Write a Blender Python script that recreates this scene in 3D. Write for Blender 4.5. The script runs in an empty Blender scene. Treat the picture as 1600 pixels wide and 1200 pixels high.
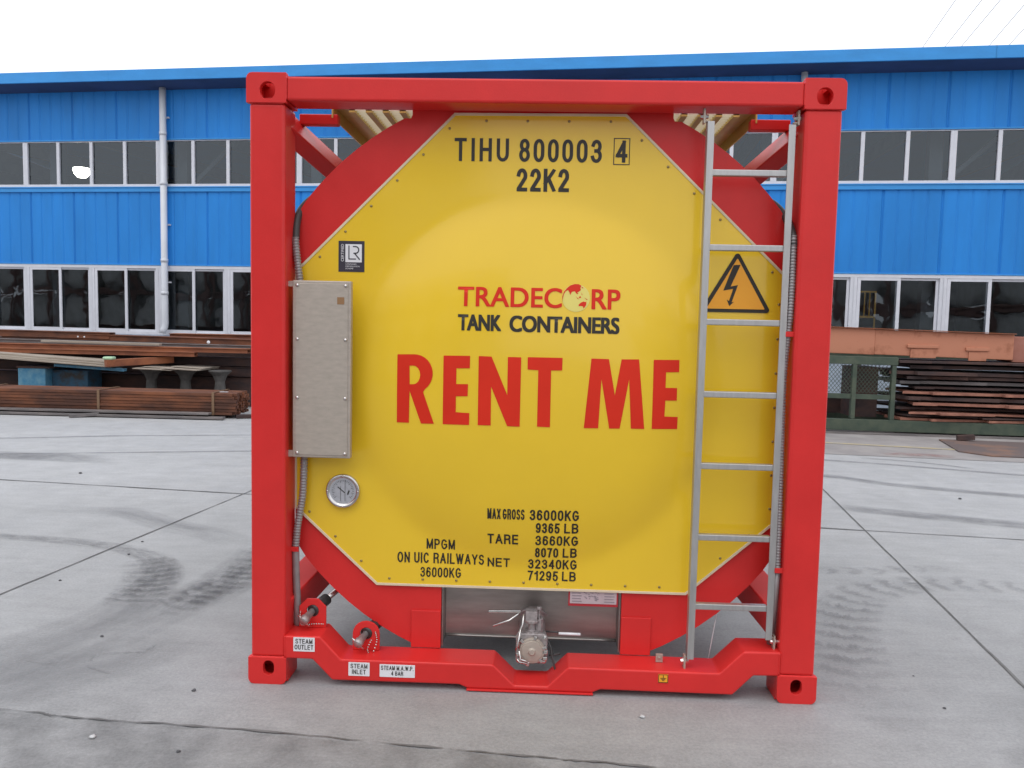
import bpy, bmesh, math, random
from mathutils import Vector, Matrix
random.seed(7)
D = bpy.data
SC = bpy.context.scene
COL = SC.collection
PI = math.pi

# ------------------------------------------------------------------ camera, sky, sun, exposure
cam_d = D.cameras.new("camera")
cam = D.objects.new("camera", cam_d); COL.objects.link(cam)
cam_d.sensor_width = 36.0
cam_d.lens = 29.25
cam_d.clip_start = 0.05
cam_d.clip_end = 2000
_R = ((0.9990327755, 0.0385073918, 0.0212295587), (0.0241661838, -0.0774728091, -0.9967015398), (-0.0367356631, 0.9962505431, -0.0783284523))
cam.matrix_world = Matrix(((_R[0][0], -_R[1][0], -_R[2][0], 0.02858), (_R[0][1], -_R[1][1], -_R[2][1], -3.45948),
                           (_R[0][2], -_R[1][2], -_R[2][2], 1.60529), (0, 0, 0, 1)))
SC.camera = cam

SUN_EL, SUN_AZ = math.radians(62), math.radians(200)      # azimuth clockwise from +Y: high and behind the camera
w = D.worlds.new("World"); SC.world = w; w.use_nodes = True
wn, wl = w.node_tree.nodes, w.node_tree.links
wn.clear()
sky = wn.new("ShaderNodeTexSky"); sky.sky_type = 'NISHITA'; sky.sun_disc = False
sky.sun_elevation = SUN_EL; sky.sun_rotation = SUN_AZ
sky.dust_density = 4.0; sky.air_density = 1.0; sky.ozone_density = 1.0
hs = wn.new("ShaderNodeHueSaturation"); hs.inputs["Saturation"].default_value = 0.25
mx = wn.new("ShaderNodeMixRGB"); mx.inputs[0].default_value = 0.8
mx.inputs[2].default_value = (15.0, 15.4, 16.4, 1)           # even cloud cover
bg = wn.new("ShaderNodeBackground"); bg.inputs["Strength"].default_value = 0.1
wo = wn.new("ShaderNodeOutputWorld")
wl.new(sky.outputs[0], hs.inputs["Color"]); wl.new(hs.outputs[0], mx.inputs[1])
wl.new(mx.outputs[0], bg.inputs[0]); wl.new(bg.outputs[0], wo.inputs[0])

sd = D.lights.new("sun", 'SUN'); so = D.objects.new("sun", sd); COL.objects.link(so)
sd.energy = 0.6; sd.angle = math.radians(40); sd.color = (1.0, 0.97, 0.93)
_sdir = Vector((math.sin(SUN_AZ) * math.cos(SUN_EL), math.cos(SUN_AZ) * math.cos(SUN_EL), math.sin(SUN_EL)))
so.rotation_euler = _sdir.to_track_quat('Z', 'Y').to_euler()
so.location = (0, -5, 20)

SC.view_settings.view_transform = 'Standard'; SC.view_settings.look = 'None'
SC.view_settings.exposure = 0.0; SC.view_settings.gamma = 1.0
SC.view_settings.use_curve_mapping = False
SC.render.engine = 'CYCLES'
SC.cycles.max_bounces = 8; SC.cycles.transparent_max_bounces = 16

# ------------------------------------------------------------------ materials
def mat(name, col, rough=0.5, metal=0.0, var=0.06, scale=6.0, col2=None, thr=(0.4, 0.7), bump=0.0, bscale=80.0, coat=0.0, spec=0.5, rvar=0.1, stretch=(1, 1, 1), coords='Object'):
    m = D.materials.new(name); m.use_nodes = True
    n, l = m.node_tree.nodes, m.node_tree.links
    p = n["Principled BSDF"]
    tc = n.new("ShaderNodeTexCoord"); mp = n.new("ShaderNodeMapping"); mp.inputs["Scale"].default_value = stretch
    l.new(tc.outputs[coords], mp.inputs[0])
    nz = n.new("ShaderNodeTexNoise"); nz.inputs["Scale"].default_value = scale; nz.inputs["Detail"].default_value = 6; nz.inputs["Roughness"].default_value = 0.62
    l.new(mp.outputs[0], nz.inputs["Vector"])
    rp = n.new("ShaderNodeValToRGB")
    if col2 is None:
        c1 = [max(0, c * (1 - var)) for c in col]; c2 = [min(1, c * (1 + var)) for c in col]
        rp.color_ramp.elements[0].position = 0.3; rp.color_ramp.elements[1].position = 0.7
    else:
        c1, c2 = col, col2
        rp.color_ramp.elements[0].position = thr[0]; rp.color_ramp.elements[1].position = thr[1]
    rp.color_ramp.elements[0].color = (*c1, 1); rp.color_ramp.elements[1].color = (*c2, 1)
    l.new(nz.outputs[0], rp.inputs[0]); l.new(rp.outputs[0], p.inputs["Base Color"])
    mr = n.new("ShaderNodeMapRange"); mr.inputs["To Min"].default_value = max(0.02, rough - rvar); mr.inputs["To Max"].default_value = min(1, rough + rvar)
    l.new(nz.outputs[0], mr.inputs[0]); l.new(mr.outputs[0], p.inputs["Roughness"])
    p.inputs["Metallic"].default_value = metal
    p.inputs["Specular IOR Level"].default_value = spec
    if coat: p.inputs["Coat Weight"].default_value = coat; p.inputs["Coat Roughness"].default_value = 0.08
    if bump:
        b = n.new("ShaderNodeBump"); b.inputs["Strength"].default_value = bump; b.inputs["Distance"].default_value = 0.004
        n2 = n.new("ShaderNodeTexNoise"); n2.inputs["Scale"].default_value = bscale; n2.inputs["Detail"].default_value = 4
        l.new(mp.outputs[0], n2.inputs["Vector"]); l.new(n2.outputs[0], b.inputs["Height"]); l.new(b.outputs[0], p.inputs["Normal"])
    return m

RED = mat("red_paint", (0.67, 0.030, 0.028), 0.32, var=0.08, scale=2.5, bump=0.12, bscale=160, spec=0.30)
YEL = mat("yellow_gelcoat", (0.85, 0.56, 0.028), 0.25, var=0.035, scale=1.3, bump=0.10, bscale=3.2, spec=0.30, rvar=0.07, coat=0.45)
YELP = mat("yellow_paint", (0.62, 0.47, 0.13), 0.5, var=0.10, scale=9)
GRATE = mat("pale_grating", (0.80, 0.76, 0.60), 0.5, var=0.05)
TRIM = mat("pale_trim", (0.72, 0.60, 0.42), 0.45, var=0.08, scale=12)
ALU = mat("aluminium", (0.47, 0.46, 0.45), 0.42, metal=0.75, var=0.10, scale=14, bump=0.05, stretch=(4, 4, 0.6))
GALV = mat("dull_steel_sheet", (0.46, 0.40, 0.34), 0.48, metal=0.35, var=0.10, scale=22, bump=0.03, stretch=(1, 1, 3))
SHELL = mat("brushed_steel", (0.36, 0.34, 0.32), 0.36, metal=0.85, var=0.15, scale=5, stretch=(1, 1, 6))
CHROME = mat("bright_steel", (0.62, 0.60, 0.58), 0.22, metal=0.95, var=0.12, scale=30)
CASTM = mat("cast_steel", (0.40, 0.36, 0.355), 0.5, metal=0.6, var=0.25, scale=60, bump=0.3)
BLACK = mat("black_lettering", (0.022, 0.018, 0.012), 0.5, var=0.1)
REDL = mat("red_lettering", (0.70, 0.028, 0.010), 0.45, spec=0.25, var=0.05, scale=4)
HOSE = mat("black_hose", (0.045, 0.043, 0.042), 0.45, var=0.2)
FLEX = mat("grey_conduit", (0.30, 0.28, 0.28), 0.45, metal=0.3, var=0.12, scale=30)
WHITE = mat("white_label", (0.78, 0.78, 0.80), 0.4, var=0.03)
NAVY = mat("dark_label", (0.035, 0.03, 0.045), 0.4, var=0.1)
LGREY = mat("label_print", (0.45, 0.43, 0.46), 0.5)
ORNG = mat("warning_orange", (0.90, 0.39, 0.02), 0.4, var=0.03)
PALEY = mat("pale_yellow_print", (0.78, 0.66, 0.16), 0.4, var=0.03)
DECAL = mat("faded_label", (0.50, 0.40, 0.42), 0.5, var=0.08, scale=30)
BROWNT = mat("brown_tag", (0.30, 0.16, 0.07), 0.5)
DIAL = mat("dial_face", (0.42, 0.43, 0.46), 0.35, var=0.12, scale=60)
BLUE = mat("blue_cladding", (0.022, 0.225, 0.64), 0.5, var=0.16, scale=1.1, stretch=(1, 1, 0.22), bump=0.04, bscale=14, spec=0.25)
BLUEF = mat("blue_fascia", (0.045, 0.28, 0.66), 0.45, var=0.10, scale=1.5, stretch=(1, 1, 3), spec=0.3)
SOFF = mat("shaded_soffit", (0.035, 0.065, 0.16), 0.7, var=0.25, scale=1.2)  # soffit blue darkened: the shade under the eave is in its colour
PVC = mat("white_pvc", (0.66, 0.67, 0.72), 0.4, var=0.06, scale=5)
DOWN = mat("downpipe_pvc", (0.64, 0.66, 0.70), 0.4, var=0.08, scale=5, stretch=(1, 1, .4))
PLINTH = mat("plinth_render", (0.36, 0.42, 0.50), 0.8, var=0.2, scale=3)
INTER = mat("interior_wall", (0.20, 0.225, 0.24), 0.9, var=0.2, scale=1.5)
RUST1 = mat("rust_brown", (0.085, 0.035, 0.022), 0.85, col2=(0.24, 0.085, 0.038), thr=(0.38, 0.68), scale=5, bump=0.4, bscale=40, stretch=(0.35, 1, 1))
RUST2 = mat("rust_orange", (0.17, 0.055, 0.028), 0.85, col2=(0.36, 0.13, 0.055), thr=(0.35, 0.7), scale=4, bump=0.4, bscale=40, stretch=(0.4, 1, 1))
RUST3 = mat("rust_dark", (0.045, 0.030, 0.030), 0.85, col2=(0.12, 0.06, 0.045), thr=(0.4, 0.75), scale=5, bump=0.4, bscale=40, stretch=(0.4, 1, 1))
RUST4 = mat("rust_salmon", (0.24, 0.10, 0.07), 0.85, col2=(0.42, 0.19, 0.13), thr=(0.35, 0.7), scale=6, bump=0.4, bscale=40)
GREYST = mat("grey_mill_steel", (0.12, 0.11, 0.11), 0.6, col2=(0.22, 0.19, 0.18), scale=7, stretch=(0.3, 1, 1))
PRIMER = mat("orange_primer", (0.50, 0.205, 0.12), 0.7, col2=(0.26, 0.085, 0.04), thr=(0.55, 0.80), scale=4.5, bump=0.2)
GREENP = mat("green_paint", (0.045, 0.068, 0.048), 0.6, col2=(0.085, 0.105, 0.07), scale=5, bump=0.2)
BBOX = mat("chipped_blue_paint", (0.05, 0.22, 0.38), 0.6, col2=(0.16, 0.34, 0.44), thr=(0.35, 0.70), scale=9, bump=0.2)
TIMB = mat("weathered_board", (0.30, 0.25, 0.20), 0.8, col2=(0.42, 0.37, 0.31), scale=6, stretch=(0.25, 2, 2), bump=0.2)
CONC2 = mat("rough_concrete_shaded", (0.10, 0.095, 0.09), 0.9, var=0.25, scale=9, bump=0.5)  # concrete of the stands, darkened to carry the shade they stand in
LGREEN = mat("pale_green_paint", (0.42, 0.62, 0.40), 0.5)
TANKW = mat("white_tank_paint", (0.62, 0.62, 0.60), 0.4, var=0.1, scale=1)
MAROON = mat("stored_frame_paint", (0.22, 0.12, 0.10), 0.5)
STONE = mat("pale_stone", (0.55, 0.55, 0.55), 0.9, var=0.15, scale=40)
STONED = mat("dark_stone", (0.10, 0.10, 0.105), 0.9, var=0.2, scale=40)
CABLE = mat("wire_sheath", (0.16, 0.16, 0.17), 0.6)
GUARD = mat("yellow_guard_paint", (0.75, 0.40, 0.03), 0.45)
YLINE = mat("worn_yellow_line", (0.46, 0.38, 0.22), 0.8, col2=(0.36, 0.33, 0.28), thr=(0.4, 0.6), scale=8)
APRON = mat("apron_concrete", (0.27, 0.25, 0.245), 0.85, col2=(0.36, 0.335, 0.32), scale=2.2, coords='Object')

def glass_mat(name, ior, tint):
    m = D.materials.new(name); m.use_nodes = True
    n, l = m.node_tree.nodes, m.node_tree.links; n.clear()
    o = n.new("ShaderNodeOutputMaterial"); mxs = n.new("ShaderNodeMixShader"); t = n.new("ShaderNodeBsdfTransparent"); g = n.new("ShaderNodeBsdfGlossy")
    f = n.new("ShaderNodeFresnel"); f.inputs[0].default_value = ior
    t.inputs[0].default_value = tint; g.inputs["Roughness"].default_value = 0.015; g.inputs[0].default_value = (0.86, 0.94, 1, 1)
    tc = n.new("ShaderNodeNewGeometry"); nz = n.new("ShaderNodeTexNoise"); nz.inputs["Scale"].default_value = 1.3; nz.inputs["Detail"].default_value = 2
    b = n.new("ShaderNodeBump"); b.inputs["Strength"].default_value = 0.25; b.inputs["Distance"].default_value = 0.02
    l.new(tc.outputs["Position"], nz.inputs[0]); l.new(nz.outputs[0], b.inputs["Height"]); l.new(b.outputs[0], g.inputs["Normal"])
    l.new(f.outputs[0], mxs.inputs[0]); l.new(t.outputs[0], mxs.inputs[1]); l.new(g.outputs[0], mxs.inputs[2]); l.new(mxs.outputs[0], o.inputs[0])
    return m
GLASS = glass_mat("window_glass", 1.75, (0.72, 0.77, 0.80, 1))

def emis(name, col, s):
    m = D.materials.new(name); m.use_nodes = True
    p = m.node_tree.nodes["Principled BSDF"]
    p.inputs["Base Color"].default_value = (*col, 1); p.inputs["Emission Color"].default_value = (*col, 1); p.inputs["Emission Strength"].default_value = s
    return m
LAMPM = emis("lamp_bulb", (1.0, 0.93, 0.78), 14.0)

def ground_mat():
    m = D.materials.new("yard_concrete"); m.use_nodes = True
    n, l = m.node_tree.nodes, m.node_tree.links; p = n["Principled BSDF"]
    geo = n.new("ShaderNodeNewGeometry")
    def noise(s, det=5, rough=0.6, vec=None):
        q = n.new("ShaderNodeTexNoise"); q.inputs["Scale"].default_value = s; q.inputs["Detail"].default_value = det; q.inputs["Roughness"].default_value = rough
        l.new(vec or geo.outputs["Position"], q.inputs["Vector"]); return q.outputs[0]
    def math_(op, a, b=None, clamp=False):
        q = n.new("ShaderNodeMath"); q.operation = op; q.use_clamp = clamp
        for i, v in enumerate((a, b)):
            if v is None: continue
            if isinstance(v, (int, float)): q.inputs[i].default_value = v
            else: l.new(v, q.inputs[i])
        return q.outputs[0]
    def rng(v, a, b, c, d):
        q = n.new("ShaderNodeMapRange"); q.inputs[1].default_value = a; q.inputs[2].default_value = b; q.inputs[3].default_value = c; q.inputs[4].default_value = d
        l.new(v, q.inputs[0]); return q.outputs[0]
    sep = n.new("ShaderNodeSeparateXYZ"); l.new(geo.outputs["Position"], sep.inputs[0])
    X, Y = sep.outputs[0], sep.outputs[1]
    mp = n.new("ShaderNodeMapping"); mp.inputs["Scale"].default_value = (0.35, 1.0, 1.0); mp.inputs["Rotation"].default_value = (0, 0, 0.12)
    l.new(geo.outputs["Position"], mp.inputs[0])
    big = rng(noise(0.55, 4, 0.55, mp.outputs[0]), 0.3, 0.7, 0.93, 1.08)
    mid = rng(noise(3.2, 7, 0.72), 0.3, 0.7, 0.88, 1.10); mps = n.new('ShaderNodeMapping'); mps.inputs['Scale'].default_value = (1.2, 9.0, 1.0); mps.inputs['Rotation'].default_value = (0, 0, 0.1); l.new(geo.outputs['Position'], mps.inputs[0]); mid = math_('MULTIPLY', mid, rng(noise(1.6, 6, 0.7, mps.outputs[0]), 0.3, 0.7, 0.94, 1.06))
    fine = rng(noise(70, 4, 0.75), 0.25, 0.75, 0.80, 1.18)
    grit = rng(noise(240, 2, 0.6), 0.2, 0.8, 0.93, 1.07)
    # older slab nearest the camera: darker and patchy
    edge = math_('ADD', math_('ADD', Y, math_('MULTIPLY', X, 0.0895)), 0.513)
    near = rng(edge, 0.012, -0.012, 0, 1)
    patch = rng(noise(1.9, 6, 0.66), 0.42, 0.58, 0.74, 0.92)
    nf = math_('ADD', 1.0, math_('MULTIPLY', near, math_('SUBTRACT', patch, 1.0)))
    # damp-looking worn strip along the slab edge
    strip = math_('MULTIPLY', rng(edge, 0.0, 0.22, 1, 0), rng(noise(6, 5), 0.4, 0.6, 0, 0.16))
    spots = rng(noise(7.5, 3, 0.5), 0.66, 0.74, 0, 0.08); blot = rng(noise(1.1, 5, 0.7, mp.outputs[0]), 0.56, 0.74, 0, 0.05)
    # smoother darker patch on the right
    e2 = math_('SUBTRACT', math_('SUBTRACT', math_('MULTIPLY', X, 1.0), 1.72), math_('MULTIPLY', math_('ADD', Y, 0.47), 0.62))
    e2 = math_('ADD', e2, math_('MULTIPLY', math_('SUBTRACT', noise(2.5, 3), 0.5), 0.22))
    rightp = math_('MULTIPLY', rng(e2, 0.0, 0.09, 0, 1), rng(Y, 1.25, 1.0, 0, 1))
    rf = math_('SUBTRACT', 1.0, math_('MULTIPLY', rightp, 0.12))
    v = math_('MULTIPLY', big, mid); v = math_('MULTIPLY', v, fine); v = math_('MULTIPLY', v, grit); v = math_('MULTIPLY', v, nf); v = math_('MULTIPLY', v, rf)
    v = math_('SUBTRACT', v, strip); v = math_('SUBTRACT', v, spots); v = math_('SUBTRACT', v, blot)
    # paler with distance: sheen at grazing angles put into the colour
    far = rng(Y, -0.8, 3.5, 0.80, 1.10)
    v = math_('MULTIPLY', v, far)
    mixc = n.new("ShaderNodeMixRGB"); mixc.blend_type = 'MULTIPLY'; mixc.inputs[0].default_value = 1
    mixc.inputs[1].default_value = (0.372, 0.372, 0.372, 1)
    comb = n.new("ShaderNodeCombineXYZ")
    for i in range(3): l.new(v, comb.inputs[i])
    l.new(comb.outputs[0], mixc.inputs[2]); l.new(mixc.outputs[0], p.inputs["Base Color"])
    l.new(rng(noise(2.0, 4), 0.3, 0.7, 0.62, 0.85), p.inputs["Roughness"])
    b = n.new("ShaderNodeBump"); b.inputs["Strength"].default_value = 0.35; b.inputs["Distance"].default_value = 0.004
    l.new(math_('ADD', noise(120, 4, 0.7), math_('MULTIPLY', noise(9, 5), 1.5)), b.inputs["Height"]); l.new(b.outputs[0], p.inputs["Normal"])
    return m

def stain_mat(name, col, strength, tread=0.0, su=6.0, sv=3.0, lo=0.38, hi=0.62):
    """stain lying on the concrete: UV x runs in metres along the mark, UV y across it"""
    m = D.materials.new(name); m.use_nodes = True
    n, l = m.node_tree.nodes, m.node_tree.links; p = n["Principled BSDF"]
    p.inputs["Base Color"].default_value = (*col, 1); p.inputs["Roughness"].default_value = 0.85
    uv = n.new("ShaderNodeUVMap"); uv.uv_map = "UVMap"
    sep = n.new("ShaderNodeSeparateXYZ"); l.new(uv.outputs[0], sep.inputs[0])
    def M(op, a, b=None):
        q = n.new("ShaderNodeMath"); q.operation = op
        for i, v in enumerate((a, b)):
            if v is None: continue
            if isinstance(v, (int, float)): q.inputs[i].default_value = v
            else: l.new(v, q.inputs[i])
        return q.outputs[0]
    mp = n.new("ShaderNodeMapping"); mp.inputs["Scale"].default_value = (su, sv, 1); l.new(uv.outputs[0], mp.inputs[0])
    nz = n.new("ShaderNodeTexNoise"); nz.inputs["Scale"].default_value = 1; nz.inputs["Detail"].default_value = 8; nz.inputs["Roughness"].default_value = 0.72
    l.new(mp.outputs[0], nz.inputs["Vector"])
    mr = n.new("ShaderNodeMapRange"); mr.inputs[1].default_value = lo; mr.inputs[2].default_value = hi; l.new(nz.outputs[0], mr.inputs[0])
    v = sep.outputs[1]
    ef = M('MULTIPLY', M('MULTIPLY', v, M('SUBTRACT', 1.0, v)), 4.0)
    ef = M('POWER', M('MAXIMUM', ef, 0.0), 0.6)
    # z of the UV node is unused; end fade comes from a second map
    uv2 = n.new("ShaderNodeUVMap"); uv2.uv_map = "EndFade"
    s2 = n.new("ShaderNodeSeparateXYZ"); l.new(uv2.outputs[0], s2.inputs[0])
    a = M('MULTIPLY', M('MULTIPLY', mr.outputs[0], ef), s2.outputs[0])
    if tread:
        wv = n.new("ShaderNodeMath"); wv.operation = 'SINE'
        ph = M('ADD', M('MULTIPLY', sep.outputs[0], tread), M('MULTIPLY', M('ABSOLUTE', M('SUBTRACT', v, 0.5)), 4.0))
        ph = M('ADD', ph, M('MULTIPLY', nz.outputs[0], 11.0))
        l.new(ph, wv.inputs[0])
        t = n.new("ShaderNodeMapRange"); t.inputs[1].default_value = -0.1; t.inputs[2].default_value = 0.6; t.inputs[3].default_value = 0.18; l.new(wv.outputs[0], t.inputs[0])
        a = M('MULTIPLY', a, t.outputs[0])
    a = M('MULTIPLY', a, strength)
    l.new(a, p.inputs["Alpha"])
    return m

# ------------------------------------------------------------------ mesh helpers
class MB:
    def __init__(s): s.v = []; s.f = []; s.sm = []
    def add(s, vs, fs, smooth=False):
        b = len(s.v); s.v += [tuple(q) for q in vs]; s.f += [tuple(b + i for i in f) for f in fs]; s.sm += [smooth] * len(fs); return s
    def box(s, x0, x1, y0, y1, z0, z1):
        return s.add([(x, y, z) for z in (z0, z1) for y in (y0, y1) for x in (x0, x1)],
                     [(0, 2, 3, 1), (4, 5, 7, 6), (0, 1, 5, 4), (2, 6, 7, 3), (0, 4, 6, 2), (1, 3, 7, 5)])
    def prism(s, pts, y0, y1, fn=None):
        """polygon in (x,z) extruded along y; pts counter-clockwise seen from -y"""
        fn = fn or (lambda a, b, c: (a, b, c))
        k = len(pts)
        vs = [fn(x, y0, z) for x, z in pts] + [fn(x, y1, z) for x, z in pts]
        return s.add(vs, [tuple(range(k)), tuple(range(2 * k - 1, k - 1, -1))] + [(i, i + k, (i + 1) % k + k, (i + 1) % k) for i in range(k)])
    def bar(s, a, b, wd, ht, up=(0, 0, 1)):
        a, b = Vector(a), Vector(b); d = (b - a).normalized(); r = d.cross(Vector(up))
        if r.length < 1e-4: r = d.cross(Vector((0, 1, 0)))
        r.normalize(); u = r.cross(d)
        vs = [p + r * sx * wd / 2 + u * sz * ht / 2 for p in (a, b) for sz in (-1, 1) for sx in (-1, 1)]
        return s.add(vs, [(0, 2, 3, 1), (4, 5, 7, 6), (0, 1, 5, 4), (2, 6, 7, 3), (0, 4, 6, 2), (1, 3, 7, 5)])
    def tube(s, path, r, n=10, cap=True, radii=None):
        P = [Vector(p) for p in path]; rings = []; up = None
        for i, p in enumerate(P):
            t = (P[min(i + 1, len(P) - 1)] - P[max(i - 1, 0)]).normalized()
            if up is None:
                up = Vector((0, 0, 1)) if abs(t.z) < .9 else Vector((1, 0, 0))
            x = t.cross(up).normalized(); up = x.cross(t).normalized()
            rr = radii[i] if radii else r
            rings.append([p + (x * math.cos(2 * PI * k / n) + up * math.sin(2 * PI * k / n)) * rr for k in range(n)])
        vs = [q for ring in rings for q in ring]
        fs = [(i * n + k, i * n + (k + 1) % n, (i + 1) * n + (k + 1) % n, (i + 1) * n + k) for i in range(len(P) - 1) for k in range(n)]
        s.add(vs, fs, True)
        if cap: s.add([*rings[0], *rings[-1]], [tuple(range(n - 1, -1, -1)), tuple(range(n, 2 * n))])
        return s
    def lathe(s, c, axis, prof, n=24, smooth=True):
        """prof: (distance along axis, radius)"""
        ax = Vector(axis).normalized(); x = ax.orthogonal().normalized(); y = ax.cross(x); c = Vector(c)
        vs = [c + ax * d + (x * math.cos(2 * PI * k / n) + y * math.sin(2 * PI * k / n)) * max(r, 1e-5) for d, r in prof for k in range(n)]
        fs = [(i * n + k, i * n + (k + 1) % n, (i + 1) * n + (k + 1) % n, (i + 1) * n + k) for i in range(len(prof) - 1) for k in range(n)]
        return s.add(vs, fs, smooth)
    def holed(s, outer, hole, y0, y1, fn=None):
        """plate with one hole; outlines in (x,z)"""
        fn = fn or (lambda a, b, c: (a, b, c))
        bm = bmesh.new(); es = []; loops = []
        for L in (outer, hole):
            vs = [bm.verts.new((x, 0, z)) for x, z in L]; loops.append(vs)
            es += [bm.edges.new((vs[i], vs[(i + 1) % len(vs)])) for i in range(len(vs))]
        bmesh.ops.triangle_fill(bm, use_beauty=True, use_dissolve=False, edges=es)
        bm.verts.index_update(); V = [v.co.copy() for v in bm.verts]; F = [tuple(v.index for v in f.verts) for f in bm.faces]
        bm.free(); k = len(V)
        s.add([fn(v.x, y0, v.z) for v in V] + [fn(v.x, y1, v.z) for v in V], F + [tuple(i + k for i in f) for f in F])
        for L in (outer, hole):
            m_ = len(L); s.add([fn(x, y0, z) for x, z in L] + [fn(x, y1, z) for x, z in L], [(i, (i + 1) % m_, (i + 1) % m_ + m_, i + m_) for i in range(m_)])
        return s
    def build(s, name, material, parent=None, bevel=0.0, fixn=True, segs=2):
        me = D.meshes.new(name); me.from_pydata(s.v, [], s.f); me.polygons.foreach_set("use_smooth", s.sm)
        if fixn:
            bm = bmesh.new(); bm.from_mesh(me); bmesh.ops.remove_doubles(bm, verts=bm.verts, dist=1e-5)
            bmesh.ops.recalc_face_normals(bm, faces=bm.faces); bm.to_mesh(me); bm.free()
        me.materials.append(material); me.update()
        o = D.objects.new(name, me); COL.objects.link(o)
        if parent: o.parent = parent
        if bevel:
            b = o.modifiers.new("bevel", 'BEVEL'); b.width = bevel; b.segments = segs; b.limit_method = 'ANGLE'; b.angle_limit = math.radians(40)
        return o

def tag(o, label=None, cat=None, group=None, kind=None):
    if label: o["label"] = label
    if cat: o["category"] = cat
    if group: o["group"] = group
    if kind: o["kind"] = kind
    return o
def empty(name, loc=(0, 0, 0), rz=0.0):
    o = D.objects.new(name, None); COL.objects.link(o); o.location = loc; o.rotation_euler = (0, 0, rz); o.empty_display_size = 0.2; return o
def kids(o): return [c for c in D.objects if c.parent == o]
def copy_tree(o, parent=None):
    c = o.copy(); COL.objects.link(c); c.parent = parent
    for ch in kids(o): copy_tree(ch, c)
    return c
def rrect(x0, x1, z0, z1, r, n=5, corners=(1, 1, 1, 1)):
    """rounded rectangle, counter-clockwise; corners: bl, br, tr, tl"""
    out = []
    for (cx, cz, a0, on, ex, ez) in ((x0 + r, z0 + r, PI, corners[0], x0, z0), (x1 - r, z0 + r, 1.5 * PI, corners[1], x1, z0),
                                     (x1 - r, z1 - r, 0, corners[2], x1, z1), (x0 + r, z1 - r, 0.5 * PI, corners[3], x0, z1)):
        if on: out += [(cx + r * math.cos(a0 + k * PI / 2 / n), cz + r * math.sin(a0 + k * PI / 2 / n)) for k in range(n + 1)]
        else: out.append((ex, ez))
    return out

# ------------------------------------------------------------------ ground
g = MB(); g.add([(-300, -150, 0), (300, -150, 0), (300, 400, 0), (-300, 400, 0)], [(0, 1, 2, 3)])
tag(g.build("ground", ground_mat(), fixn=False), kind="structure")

def ribbon(name, pts, width, material, z=0.004, jitter=0.0, sub=8, fade=(0.2, 0.2)):
    P = [Vector((x, y, 0)) for x, y in pts]; Q = []
    for i in range(len(P) - 1):                              # Catmull-Rom
        p0, p1, p2, p3 = P[max(i - 1, 0)], P[i], P[i + 1], P[min(i + 2, len(P) - 1)]
        for k in range(sub):
            t = k / sub
            Q.append(0.5 * ((2 * p1) + (p2 - p0) * t + (2 * p0 - 5 * p1 + 4 * p2 - p3) * t * t + (3 * p1 - p0 - 3 * p2 + p3) * t ** 3))
    Q.append(P[-1])
    n = len(Q); vs = []; ul = []; L = 0
    for i, q in enumerate(Q):
        d = (Q[min(i + 1, n - 1)] - Q[max(i - 1, 0)]).normalized(); nn = Vector((-d.y, d.x, 0))
        if i: L += (q - Q[i - 1]).length
        wd = (width if not callable(width) else width(i / (n - 1))) / 2
        a, b = wd + random.uniform(-jitter, jitter), wd + random.uniform(-jitter, jitter)
        vs += [(q + nn * a) + Vector((0, 0, z)), (q - nn * b) + Vector((0, 0, z))]; ul.append(L)
    me = D.meshes.new(name); me.from_pydata(vs, [], [(2 * i + 1, 2 * i + 3, 2 * i + 2, 2 * i) for i in range(n - 1)])
    u1 = me.uv_layers.new(name="UVMap"); u2 = me.uv_layers.new(name="EndFade")
    tot = max(L, 1e-6)
    for lp in me.loops:
        i, sd_ = divmod(lp.vertex_index, 2); t = ul[i] / tot
        u1.data[lp.index].uv = (ul[i], float(sd_))
        e = min(1, t / fade[0] if fade[0] else 1, (1 - t) / fade[1] if fade[1] else 1)
        u2.data[lp.index].uv = (max(0.0, e), 0)
    me.materials.append(material); o = D.objects.new(name, me); COL.objects.link(o)
    return tag(o, kind="structure")

JOINT = mat("joint_filler", (0.15, 0.147, 0.145), 0.9, var=0.3, scale=10)
c7, s7 = math.cos(math.radians(-7.2)), math.sin(math.radians(-7.2))
def longline(p, d, a, b, n=40): return [(p[0] + d[0] * (a + (b - a) * i / n), p[1] + d[1] * (a + (b - a) * i / n)) for i in range(n + 1)]
ribbon("slab_joint", longline((-2.59, 3.85), (0.136, 0.9907), -6.2, 5.0), 0.011, JOINT, jitter=0.003, sub=2, fade=(0, 0))
ribbon("slab_joint", longline((2.79, 4.61), (0.128, 0.9917), -9.0, 2.3), 0.012, JOINT, jitter=0.003, sub=2, fade=(0, 0))
ribbon("slab_joint", longline((-2.54, 3.73), (c7, s7 * 1.0), -22, 24, 90), 0.017, JOINT, z=0.0045, jitter=0.006, sub=2, fade=(0, 0))
ribbon("slab_joint", [(-9, 0.36), (-4, -0.15), (-2.11, -0.32), (-1.82, -0.36), (-1.04, -0.41), (-0.05, -0.51), (0.41, -0.55), (2, -0.69), (8, -1.2)], 0.008, JOINT, z=0.0045, jitter=0.006, sub=14, fade=(0, 0))
CRK = stain_mat("hairline_crack", (0.18, 0.18, 0.18), 0.32, su=9, sv=1, lo=0.35, hi=0.55)
for pts in ([(-2.01, 0.15), (-2.03, 0.24)], [(-2.03, 0.24), (-1.86, 0.27), (-1.80, 0.26)], [(-1.82, 0.26), (-1.80, 0.38)], [(-2.0, 0.10), (-1.83, 0.03)], [(-2.35, 0.14), (-2.12, 0.10)]):
    ribbon("ground_crack", pts, 0.02, CRK, z=0.005, jitter=0.006, sub=6, fade=(0.2, 0.2))
DIRT = (0.15, 0.148, 0.155)
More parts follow.
